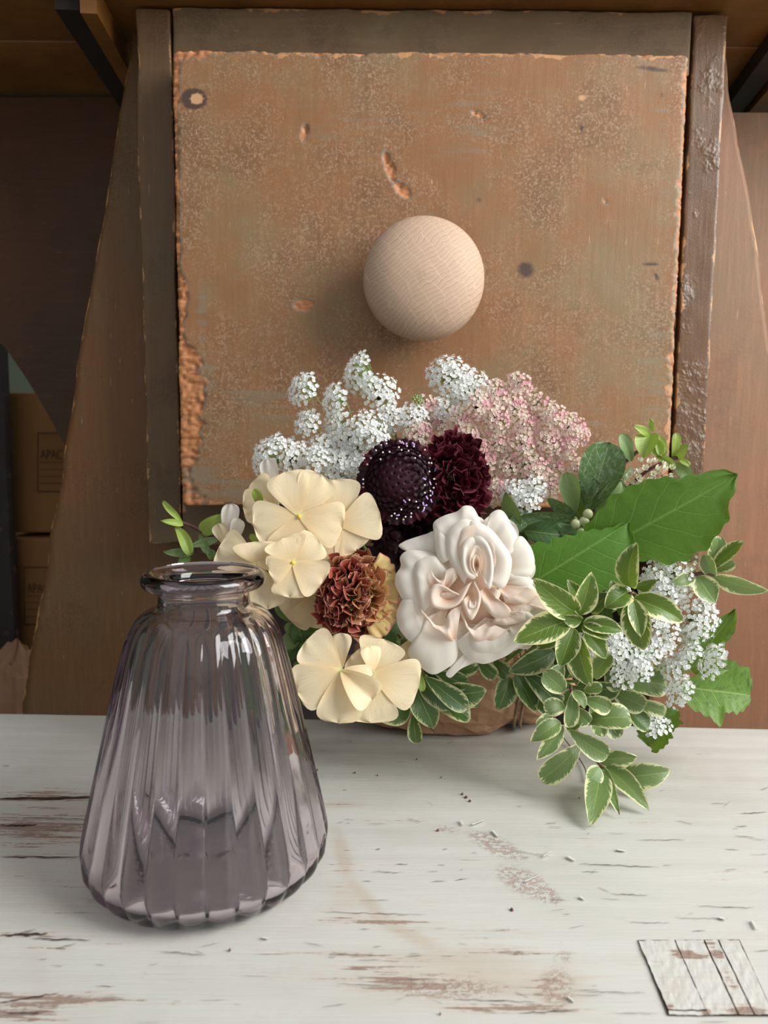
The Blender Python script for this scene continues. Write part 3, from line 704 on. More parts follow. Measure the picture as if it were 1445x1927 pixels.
# ------------------------------------------------------------------ glass vase
vc = PZ(393, 1632, 0.0); vc = np.array([P(393, 1640, .327)[0]*1.0, .327, 0])
NF = 28
outer = [(.0005, .0022), (.020, .0022), (.036, .0018), (.0415, .0006), (.044, .0003), (.0475, .0015), (.0510, .0050), (.0536, .0095), (.0548, .0145), (.0547, .019), (.0535, .026),
         (.0505, .040), (.0465, .058), (.0423, .077), (.0382, .095), (.0345, .1085), (.0322, .1145), (.0292, .1195), (.0255, .1222), (.0222, .1236), (.0206, .1252), (.0201, .1275), (.0201, .1305),
         (.0210, .1320), (.0240, .1327), (.0263, .1338), (.0274, .1358), (.0272, .1380), (.0258, .1397), (.0240, .1402), (.0222, .1396)]
inner = [(.0195, .1380), (.0178, .1355), (.0172, .1320), (.0171, .1270), (.0176, .1235), (.0200, .1212), (.0245, .1190), (.0285, .1155), (.0312, .1095), (.0348, .0955), (.0388, .077), (.0430, .058),
         (.0470, .040), (.0500, .026), (.0512, .0185), (.0505, .0125), (.0475, .0078), (.0430, .0055), (.036, .0048), (.020, .0056), (.0005, .0062)]
def dens(pr, k=4):
    pr = np.array(pr); Q = np.vstack([2*pr[0]-pr[1], pr, 2*pr[-1]-pr[-2]]); out = []
    for i in range(1, len(Q)-2):
        for t in np.linspace(0, 1, k, endpoint=False):
            a, b, c, d = Q[i-1:i+3]; out.append(.5*((2*b)+(-a+c)*t+(2*a-5*b+4*c-d)*t*t+(-a+3*b-3*c+d)*t**3))
    out.append(pr[-1]); out = np.array(out); out[:, 0] = np.maximum(out[:, 0], .0004); return out
full = np.vstack([dens(outer, 3), dens(inner, 3)]); no = len(dens(outer, 3))
NA = NF*14; th = np.linspace(0, 2*math.pi, NA, endpoint=False)
V = []
for i, (r, z) in enumerate(full):
    if i < no:
        k = np.clip((.1235-z)/.012, 0, 1)*np.clip((z-.0012)/.006, 0, 1) if r > .021 else 0
        lobe = np.abs(np.sin(th*NF/2))**.8
        rad = r*(1+k*.036*(lobe-.6))
        zo = np.full(NA, z)
        if z < .012 and r > .03: rad = rad*(1+.012*(lobe-.6))
        if r > .02 and z > .132: rad = rad+.0002*np.sin(3*th)
    else:
        k = np.clip((.118-z)/.02, 0, 1)*np.clip((z-.012)/.02, 0, 1)
        rad = r*(1+.0015*np.sin(th*5+z*60)+k*.0025*np.sin(th*9+z*25)+k*.0015*np.sin(th*16+1)); zo = np.full(NA, z)+(.0005*np.sin(th*3) if r < .045 and z < .02 else 0)
    V.append(np.stack([vc[0]+rad*np.cos(th), vc[1]+rad*np.sin(th), zo+.0003], -1))
V = np.concatenate(V)
vase = mk('glass_vase', V, gridfaces(NA, len(full)-1, True), GLASS, origin=vc)
tag(vase, 'empty smoky mauve fluted glass vase with flared rim on the white bench', 'vase')
me = vase.data; nn = len(full)*NA

# ------------------------------------------------------------------ blades: petals and leaves
random.seed(11)
def catmull_prof(pts):
    xs, ys = zip(*pts); return lambda v: np.interp(v, xs, ys)
P_PHLOX = lambda v: np.clip(v, 0, 1)**.85*np.clip(1-np.clip(v, 0, 1)**7, 0, 1)**.48*1.28+.05*(1-v)
P_LEAF = lambda v: np.sin(np.pi*np.clip(v, 0, 1)**.85)**.8*.98+.04*(1-v)
P_LEAFR = lambda v: np.clip(v, 0, 1)**.72*np.clip(1-np.clip(v, 0, 1)**3.2, 0, 1)**.55*1.32+.04*(1-v)
P_OBOV = lambda v: np.clip(v, 0, 1)**.8*np.clip(1-np.clip(v, 0, 1)**4, 0, 1)**.5*1.22+.05*(1-v)
P_FAN = lambda v: .10+.9*np.clip(v, 0, 1)**.8
P_ROSE = lambda v: (.35+.65*np.clip(v/.5, 0, 1)**.7)*np.clip(1-np.clip(v, 0, 1)**5, 0, 1)**.45
def blade(L, W, prof, nu=10, nv=12, e0=0, e1=0, cup=0, ruf=0, rf=2.0, fold=0, curl=0, seed=0.0, arc=0.0, notch=0.0, jag=0.0, twist=0.0, asym=None):
    v = np.linspace(0, 1, nv+1); v = 1-(1-v)**1.25
    u = np.linspace(-1, 1, nu+1)
    U, Vv = np.meshgrid(u, v)
    vf = np.linspace(0, 1, 60); ee = R_(e0)+(R_(e1)-R_(e0))*vf
    cy = np.concatenate([[0], np.cumsum((np.cos(ee[1:])+np.cos(ee[:-1]))/2*(vf[1]))])*L
    cz = np.concatenate([[0], np.cumsum((np.sin(ee[1:])+np.sin(ee[:-1]))/2*(vf[1]))])*L
    vv = Vv*(1-arc*U*U)*(1-notch*np.exp(-(U/.25)**2)*Vv)
    if jag: vv = vv*(1+jag*vn(U*9+seed, U*0+seed)*Vv+jag*.6*vn(U*21+seed, U*0+3))
    Y = np.interp(vv, vf, cy)+np.maximum(vv-1, 0)*L; Z = np.interp(vv, vf, cz); E = np.interp(vv, vf, ee)
    if asym is None: hw = W/2*prof(Vv)
    else: hw = np.where(U < 0, asym[0](Vv), asym[1](Vv))
    cu = R_(cup)
    if abs(cu) > 1e-3: X = np.sin(cu*U)/cu*hw; zo = (1-np.cos(cu*U))/cu*hw
    else: X = U*hw; zo = 0*U
    zo = zo+fold*np.abs(U)*hw
    zo = zo+curl*np.abs(U)**3*hw
    we = np.maximum(np.abs(U)**2.5*np.minimum(1, Vv*1.6), np.clip(Vv, 0, 1)**4)
    if ruf:
        zo = zo+ruf*we*(np.sin(rf*3.1*U*Vv*2+seed)+.7*np.sin(rf*5.3*Vv+seed*2.3+np.sign(U)*1.3)*np.abs(U)+.5*np.sin(rf*7.7*U+seed*1.7))
        X = X+ruf*.5*we*np.sin(rf*5*U+seed*3)
    if twist:
        t = R_(twist)*Vv; X, zo = X*np.cos(t)-zo*np.sin(t), X*np.sin(t)+zo*np.cos(t)
    pts = np.stack([X, Y-np.sin(E)*zo, Z+np.cos(E)*zo], -1).reshape(-1, 3)
    uv = np.stack([U*.5+.5, Vv], -1).reshape(-1, 2)
    return pts, gridfaces(nu, nv), uv
def put(pts, o, x, y, z): return o+pts[:, :1]*x+pts[:, 1:2]*y+pts[:, 2:3]*z

class Flower:
    """flower with its own frame at a pixel, px units inside"""
    def __init__(s, name, px, py, Y, label, cat, tilt=0, ang=0, group=None):
        s.c = P(px, py, Y); s.s = S(Y, py); s.r, s.u, s.n = frame(s.c, tilt, ang)
        s.root = thing(name, s.c, label, cat, group); s.k = 0
    def petal(s, ang, L, W, prof, mat, x=0, y=0, z=0, name='petal', label=None, roll=0, **kw):
        k = s.s; s.k += 1
        for q in ('ruf',):
            if q in kw: kw[q] = kw[q]*k
        kw.setdefault('seed', s.k*2.37)
        pts, Fc, uv = blade(L*k, W*k, prof, **kw)
        a = R_(ang); yd = s.r*math.cos(a)+s.u*math.sin(a); zd = s.n; xd = np.cross(yd, zd)
        if roll:
            t = R_(roll); xd, zd = xd*math.cos(t)+zd*math.sin(t), zd*math.cos(t)-xd*math.sin(t)
        o = s.c+(s.r*x+s.u*y+s.n*z)*k
        return mk(name, put(pts, o, xd, yd, zd), Fc, mat, s.root, uv=uv, origin=o, label=label)
    def w(s, x, y, z=0): return s.c+(s.r*x+s.u*y+s.n*z)*s.s
BIND = P(880, 1325, .500)
def stem(f, rad=.0013, mat=None, bend=.02, name='stem', start=None):
    a = (f.c-f.n*.004) if start is None else start
    b = BIND+np.array([random.uniform(-.02, .02), random.uniform(-.008, .006), random.uniform(-.012, .012)])
    mid = (a*.55+b*.45)+np.array([0, bend, 0]); m2 = a+(-f.n*.02 if start is None else np.array([0, .015, -.01]))
    V, Fc = tube([a, m2, mid, b], rad, 6, 5)
    return mk(name, V, Fc, mat or STEM_G, f.root if hasattr(f, 'root') else f)
def ball(c, r, n=(0, 0, 1), sq=1.0, k=10):
    x = unit(np.cross(n, [.3, .9, .1])); y = np.cross(n, x); V = []
    for i in range(k//2+1):
        p = math.pi*i/(k//2)
        for j in range(k): q = 2*math.pi*j/k; V.append(c+r*(math.sin(p)*(x*math.cos(q)+y*math.sin(q))+math.cos(p)*sq*np.asarray(n)))
    return np.array(V), gridfaces(k, k//2, True)

# ---- phlox
def phlox(px, py, Y, petals, label, tilt=0, ang=0, eye=True, mat=None):
    f = Flower('phlox_flower', px, py, Y, label, 'flower', tilt, ang, 'cream phlox flowers')
    for i, q in enumerate(petals):
        a, L, W = q[:3]; kw = dict(e0=6, e1=-9, cup=5, ruf=1.5, rf=1.2, notch=.03, z=(i % 3)*1.2)
        if len(q) > 3: kw.update(q[3])
        mt = kw.pop('mat', mat or PHLOX)
        f.petal(a, L*1.04, W*1.30, P_PHLOX, mt, nu=14, nv=16, **kw)
    if eye:
        V, Fc = ball(f.w(0, -1, 5.5), 4.4*f.s, f.n, .8); mk('flower_eye', V, Fc, EYE, f.root)
    V, Fc = tube([f.w(0, 0, 0), f.w(0, -3, -30), f.w(3, -10, -55)], [.0011, .0009, .0012], 6, 4); mk('flower_tube', V, Fc, PHLOXW, f.root)
    stem(f, .0011, start=f.w(3, -10, -52))
    return f
phlox(563, 971, .392, [(190, 84, 66, dict(z=1)), (108, 84, 66, dict(z=3)), (62, 86, 60, dict(z=1)), (262, 66, 84, dict(z=2)), (345, 82, 72, dict(z=4))], 'large cream phlox flower with yellow eye above the vase rim, left of the pair')
phlox(637, 987, .399, [(95, 83, 76), (15, 78, 74, dict(z=4)), (305, 58, 62, dict(z=2)), (245, 82, 66, dict(z=1)), (165, 60, 60)], 'large cream phlox flower touching the dark burgundy scabious')
phlox(551, 1058, .382, [(112, 48, 66, dict(z=3)), (42, 62, 54, dict(z=1)), (325, 66, 62, dict(z=4)), (266, 64, 58, dict(z=2)), (200, 46, 44, dict(z=5, fold=.4))], 'small cream phlox flower with bright yellow eye beside the vase rim')
phlox(484, 1062, .386, [(155, 80, 66, dict(z=4, e0=-5, e1=-30)), (95, 44, 70, dict(z=1, e0=40)), (20, 42, 50, dict(z=5)), (285, 84, 60, dict(z=0)), (230, 76, 56, dict(z=2))], 'cream phlox flower half hidden behind the vase rim', eye=False)
phlox(428, 1034, .400, [(86, 84, 30, dict(mat=PHLOXW, roll=25, z=2)), (68, 60, 26, dict(mat=PHLOXW, roll=-30, z=6)), (110, 50, 26, dict(roll=30))], 'white edge-on phlox petals at the left end of the bouquet', eye=False)
phlox(522, 948, .410, [(103, 84, 30, dict(mat=PHLOXW, roll=25, z=4)), (140, 60, 50, dict(roll=20)), (185, 62, 52, dict(z=-2)), (230, 60, 52, dict(z=-3)), (80, 50, 34)], 'phlox flower with pale upright petal behind the leftmost large one', eye=False)
phlox(642, 1262, .366, [(140, 84, 66, dict(z=2)), (92, 68, 34, dict(z=-2, roll=20)), (205, 88, 72, dict(z=3)), (268, 92, 68, dict(z=4)), (318, 78, 52, dict(z=7, fold=.5, e0=30, e1=-25)), (350, 60, 26, dict(z=8, e0=30, e1=-20, roll=40))], 'lower left cream phlox flower of the pair under the rust carnation', eye=False)
phlox(700, 1268, .372, [(70, 66, 74, dict(z=1)), (345, 88, 78, dict(z=3)), (268, 86, 84, dict(z=2)), (140, 50, 44), (100, 52, 34, dict(z=6, e0=35, roll=-25))], 'lower right cream phlox flower overlapping its neighbour under the carnation', eye=False)
phlox(590, 1120, .408, [(225, 62, 62), (255, 58, 60), (330, 60, 60), (170, 40, 50), (60, 50, 60)], 'shaded cream phlox flower behind the rust carnation', eye=False)
phlox(612, 1052, .404, [(265, 64, 60), (310, 60, 58), (60, 40, 50), (190, 50, 50)], 'cream phlox flower between the carnation and the small phlox', eye=False)
phlox(770, 1205, .396, [(285, 42, 34), (250, 44, 34), (320, 30, 30)], 'small pale phlox peeping out between carnation and rose', eye=False)
phlox(1062, 1112, .398, [(128, 62, 42, dict(z=2)), (70, 40, 36), (10, 36, 34, dict(z=2)), (320, 34, 34), (230, 36, 36)], 'small ivory flower at the right side of the rose', eye=False, mat=PHLOXW)

# ---- ruffled dome flowers
def dome(f, n, R, L, W, mats, ruf, rf, spread=70, h=.55, jag=.05, zoff=0, sx=1.0, sy=1.0, elev=(82, 5), seed=0):
    rnd = random.Random(seed)
    for i in range(n):
        q = math.sqrt((i+.5)/n); a = i*137.5+rnd.uniform(-12, 12)
        x, y = q*R*.62*math.cos(R_(a))*sx, q*R*.62*math.sin(R_(a))*sy
        z = R*h*(1-q*q)+zoff+rnd.uniform(-3, 3)
        el = elev[0]+(elev[1]-elev[0])*q**1.3
        mt = mats(x, y, q, rnd) if callable(mats) else mats
        inn = max(0, .75-q); a += rnd.uniform(-150, 150)*inn
        Lp = L*rnd.uniform(.8, 1.15)*(.75+.35*q)
        f.petal(a+rnd.uniform(-25, 25), Lp, W*rnd.uniform(.8, 1.15), P_FAN, mt, x=x*.6, y=y*.6, z=z-Lp*math.sin(R_(el))*.8, nu=26, nv=10, e0=el, e1=el-spread*.5*rnd.uniform(.5, 1.3), cup=rnd.uniform(-25, 30), ruf=ruf*rnd.uniform(.7, 1.2), rf=rf*rnd.uniform(.8, 1.2), arc=.18, jag=jag, roll=rnd.uniform(-12, 12)*(1+4*inn), seed=rnd.uniform(0, 20))
def ribbon(f, lip, anchor, za, zl, mat, bulge=0.0, curl=0.0, ruf=0.0, nu=40, nv=9, seed=0.0, pw=1.0, label=None, closed=False):
    """petal as a curved sheet from an anchor point out to a lip path, flower px units"""
    lip = np.array(lip, float)
    d = np.concatenate([[0], np.cumsum(np.hypot(*np.diff(lip, axis=0).T))]); d /= d[-1]
    t = np.linspace(0, 1, nu+1)
    Q = np.vstack([2*lip[0]-lip[1], lip, 2*lip[-1]-lip[-2]]); k = len(lip)
    fi = np.interp(t, d, np.arange(k)); i0 = np.clip(fi.astype(int), 0, k-2); w_ = (fi-i0)[:, None]
    p0, p1, p2, p3 = Q[i0], Q[i0+1], Q[i0+2], Q[i0+3]
    L = .5*((2*p1)+(-p0+p2)*w_+(2*p0-5*p1+4*p2-p3)*w_**2+(-p0+3*p1-3*p2+p3)*w_**3)
    A_ = np.array(anchor, float)
    if A_.ndim == 2: AP = (A_[i0]*(1-w_)+A_[i0+1]*w_)[None]; A_ = A_.mean(0)
    else: AP = A_[None, None]
    v = np.linspace(0, 1, nv+1)
    v = v[:, None]; V2 = np.broadcast_to(v, (nv+1, nu+1)); T = np.broadcast_to(t[None], (nv+1, nu+1))
    xy = AP*(1-V2[..., None]**pw)+L[None]*V2[..., None]**pw
    z = za+(zl-za)*V2+bulge*np.sin(np.pi*V2**1.2)-curl*np.clip((V2-.78)/.22, 0, 1)**2
    z = z+ruf*V2**2*(np.sin(T*19+seed)+.6*np.sin(T*37+seed*2))
    z = z-np.abs(2*T-1)**4*abs(zl-za)*.25*V2
    pts = f.c+(xy[..., 0].reshape(-1, 1)*f.r+xy[..., 1].reshape(-1, 1)*f.u+z.reshape(-1, 1)*f.n)*f.s
    return mk('petal', pts, gridfaces(nu, nv), mat, f.root, uv=np.stack([T, V2], -1).reshape(-1, 2), origin=f.w(A_[0], A_[1], za), label=label)
def ruffles(f, n, R, half, amp, wl, mats, depth=36, h=.5, sx=1.0, sy=1.0, seed=0, curl=5):
    rnd = random.Random(seed)
    for i in range(n):
        q = math.sqrt((i+.4)/n); a = R_(i*137.5+rnd.uniform(-15, 15)); c = np.array([q*R*.80*math.cos(a)*sx, q*R*.80*math.sin(a)*sy])
        b = a+rnd.uniform(-1, 1)*(.5+1.6*max(0, .7-q)); rad = np.array([math.cos(b), math.sin(b)]); tan = np.array([-rad[1], rad[0]])
        hw = half*rnd.uniform(.75, 1.15); m_ = max(9, int(hw*2/wl*6)); ph, p2 = rnd.uniform(0, 6.3), rnd.uniform(0, 6.3)
        ss_ = np.linspace(-1, 1, m_); am = amp*rnd.uniform(.7, 1.25)
        lip = [c+tan*(s_*hw+am*.75*math.sin(s_*hw/wl*12.57+p2))+rad*(am*math.sin(s_*hw/wl*6.28+ph)+am*.5*math.sin(s_*hw/wl*3.1+p2)-s_*s_*hw*.45) for s_ in ss_]
        z = R*h*(1-q**2.2)+rnd.uniform(-5, 5)
        anc = [c*.86+tan*s_*hw*.62-rad*(6+s_*s_*hw*.3) for s_ in ss_]
        mt = mats(c[0], c[1], q, rnd) if callable(mats) else mats
        ribbon(f, lip, anc, z-depth, z, mt, bulge=0, curl=curl*rnd.uniform(.3, 1.3), nu=m_*3, nv=7, seed=ph, pw=1.2)
f = Flower('ruffled_carnation', 664, 1118, .392, 'rust red and tan ruffled carnation beside the ivory rose', 'flower')
def cm(x, y, q, rnd):
    g = x*.9-y*.1+rnd.uniform(-18, 18)
    if x > 34 and rnd.random() < .5: return OLIVE
    return TAN if g > 14 or (y > 40 and rnd.random() < .4) else RUST
dome(f, 22, 92, 44, 56, cm, 6.0, 1.9, sx=.95, sy=1.06, seed=3, spread=60, zoff=-14)
ruffles(f, 38, 100, 38, 10, 31, cm, sx=.97, sy=1.08, seed=12, depth=42)
for a, x, y, l in [(-20, 30, -20, 62), (10, 32, 5, 58), (-50, 25, -30, 62), (35, 30, 30, 55)]:
    f.petal(a, l, 60, P_FAN, OLIVE, x=x, y=y, z=-4, nu=22, nv=10, e0=35, e1=-20, ruf=4, rf=1.5, arc=.15, label='yellow-green outer petal')
V, Fc = ball(f.w(0, 0, -38), 30*f.s, f.n, 1.2, 16); mk('calyx', V, Fc, STEM_G, f.root); stem(f, .0018, start=f.w(0, 0, -60))
f = Flower('burgundy_carnation', 852, 902, .418, 'deep burgundy ruffled flower under the pink lace flower', 'flower', 12, 30)
dome(f, 30, 98, 46, 54, WINE, 5.5, 1.5, sx=.86, sy=1.1, seed=8, jag=.09, zoff=-12)
ruffles(f, 46, 106, 30, 7, 24, WINE, sx=.84, sy=1.14, seed=18, h=.55)
V, Fc = ball(f.w(0, 0, -40), 26*f.s, f.n, 1.2, 16); mk('calyx', V, Fc, STEM_G, f.root); stem(f, .0018, start=f.w(0, 0, -60))
f = Flower('burgundy_carnation', 760, 985, .430, 'near-black ruffled petals below the white-dotted scabious', 'flower', 10, 270)
ruffles(f, 30, 78, 22, 5.0, 15, DWINE, sx=1.1, sy=.85, seed=28)
dome(f, 24, 88, 44, 52, lambda x, y, q, r: DWINE if r.random() < .8 else WINE, 5, 1.4, sx=1.1, sy=.9, seed=9, jag=.09)
V, Fc = ball(f.w(0, 0, -36), 22*f.s, f.n, 1.2, 16); mk('calyx', V, Fc, STEM_G, f.root); stem(f, .0018, start=f.w(0, 0, -56))
# scabious
f = Flower('scabious_flower', 752, 905, .412, 'near-black scabious head dotted with white and lilac anthers', 'flower', 10, 120)
rnd = random.Random(5)
tmpl = Acc()
for k in range(5):
    pts, Fc, uv = blade(8.5, 7.5, P_OBOV, nu=4, nv=5, e0=70, e1=10, cup=25)
    a = k*2*math.pi/5; c_, s_ = math.cos(a), math.sin(a)
    tmpl.add(np.stack([pts[:, 0]*c_-pts[:, 1]*s_, pts[:, 0]*s_+pts[:, 1]*c_, pts[:, 2]], -1), Fc, uv)
TV, TF, TUV = tmpl.out()
me_f = bpy.data.meshes.new('floret'); me_f.from_pydata((TV*f.s).tolist(), [], TF)
l_ = me_f.uv_layers.new(name='UVMap'); vi = np.empty(len(me_f.loops), dtype=np.int32); me_f.loops.foreach_get('vertex_index', vi); l_.data.foreach_set('uv', TUV[vi].ravel())
me_f.polygons.foreach_set('use_smooth', [True]*len(me_f.polygons)); me_f.materials.append(DWINE)
V, Fc = ball(f.w(0, 0, 4), 58*f.s, f.n, .72, 24); mk('flower_head', V, Fc, DWINE, f.root)
AW, AL = Acc(), Acc(); NFL = 150
for i in range(NFL):
    q = math.sqrt((i+.5)/NFL); a = i*2.39996; th = q*1.45
    nl = np.array([math.sin(th)*math.cos(a), math.sin(th)*math.sin(a)*1.08, math.cos(th)*.75])
    p = f.w(*(nl*58+np.array([0, 0, 4]))); nw = unit(f.r*nl[0]+f.u*nl[1]+f.n*nl[2])
    o = bpy.data.objects.new('floret', me_f); COL.objects.link(o); o.parent = f.root
    x = unit(np.cross(nw, [.2, .1, 1.])); y = np.cross(nw, x); sc = 1.15 if q > .4 else .8
    sp = rnd.uniform(0, 6.28); x, y = x*math.cos(sp)+y*math.sin(sp), y*math.cos(sp)-x*math.sin(sp)
    M = Matrix(((x[0]*sc, y[0]*sc, nw[0]*sc, (p-f.c)[0]), (x[1]*sc, y[1]*sc, nw[1]*sc, (p-f.c)[1]), (x[2]*sc, y[2]*sc, nw[2]*sc, (p-f.c)[2]), (0, 0, 0, 1)))
    o.matrix_local = M
    if q > .42 and rnd.random() < (.7 if nl[0] > -.1 else .25):
        h = rnd.uniform(9, 15)*f.s; tip = p+nw*h+np.array([rnd.uniform(-1, 1)*.0008 for _ in range(3)])
        if nl[0] > 0 and rnd.random() < .3:
            V, Fc = tube([tip, tip+unit(np.array([rnd.uniform(-1, 1), 0, rnd.uniform(-1, 1)]))*7*f.s], 1.6*f.s, 5, 1); AL.add(V, Fc)
        else:
            V, Fc = ball(tip, 2.0*f.s, nw, 1, 6); AW.add(V, Fc)
V, Fc, _ = AW.out(); mk('white_anthers', V, Fc, ANTH, f.root, kind='stuff', label='tiny white anther dots')
V, Fc, _ = AL.out(); mk('lilac_anthers', V, Fc, LILAC, f.root, kind='stuff', label='lilac anthers')
for i in range(22):
    a = i*16.4; f.petal(a, 40, 40, P_FAN, DWINE if i % 3 else WINE, x=44*math.cos(R_(a)), y=44*math.sin(R_(a)), z=-8, nu=18, nv=7, e0=35, e1=-10, ruf=3, rf=1.5, arc=.15, jag=.09)
stem(f, .0016, start=f.w(0, 0, -35))

# ---- rose
f = Flower('garden_rose', 890, 1110, .384, 'large ivory garden rose with blush centre and wavy petals', 'flower')
for q in [ # x,y,z, ang,L,W,e0,e1,ruf,rf
    (-10, 45, -2, 122, 108, 100, 30, -38, 5, 1.1), (0, 60, -12, 95, 100, 78, 35, -30, 5, 1.2), (25, 60, -6, 62, 100, 84, 35, -25, 5, 1.0), (40, 30, -14, 28, 90, 96, 25, -15, 3, .9),
    (-52, 5, -6, 150, 96, 118, 30, -25, 8, 1.5), (-50, -15, -2, 192, 98, 120, 28, -28, 8, 1.3), (-40, -40, -8, 250, 118, 112, 20, -18, 3, .8), (-5, -80, -4, 240, 88, 34, 15, -20, 3, 1.0),
    (15, -30, -6, 278, 102, 124, 30, -25, 5, 1.2), (45, -35, -8, 305, 100, 90, 25, -25, 5, 1.2), (55, -10, -2, 352, 92, 84, 35, -20, 7, 1.8), (50, -30, 4, 332, 96, 70, 30, -25, 7, 2.0),
    (-60, 30, -22, 132, 96, 84, 15, -25, 6, 1.2), (50, -45, 6, 318, 92, 66, 35, -20, 7, 2.0), (40, 5, 4, 12, 78, 84, 45, -10, 5, 1.3), (-35, 10, 6, 170, 66, 84, 55, -30, 6, 1.4), (-20, 50, 6, 150, 70, 80, 55, -30, 4, 1.0)]:
    x, y, z, a, L, W, e0, e1, ru, rf = q
    f.petal(a, L*.9, W*.95, P_ROSE, ROSE, x=x, y=y, z=z-22, nu=22, nv=20, e0=e0*.6, e1=e1, cup=22, ruf=ru*.6, rf=rf, curl=-.12)
def rp(pts): return [((700+.3114*x-890), -(900+.3114*y-1110)) for x, y in pts]
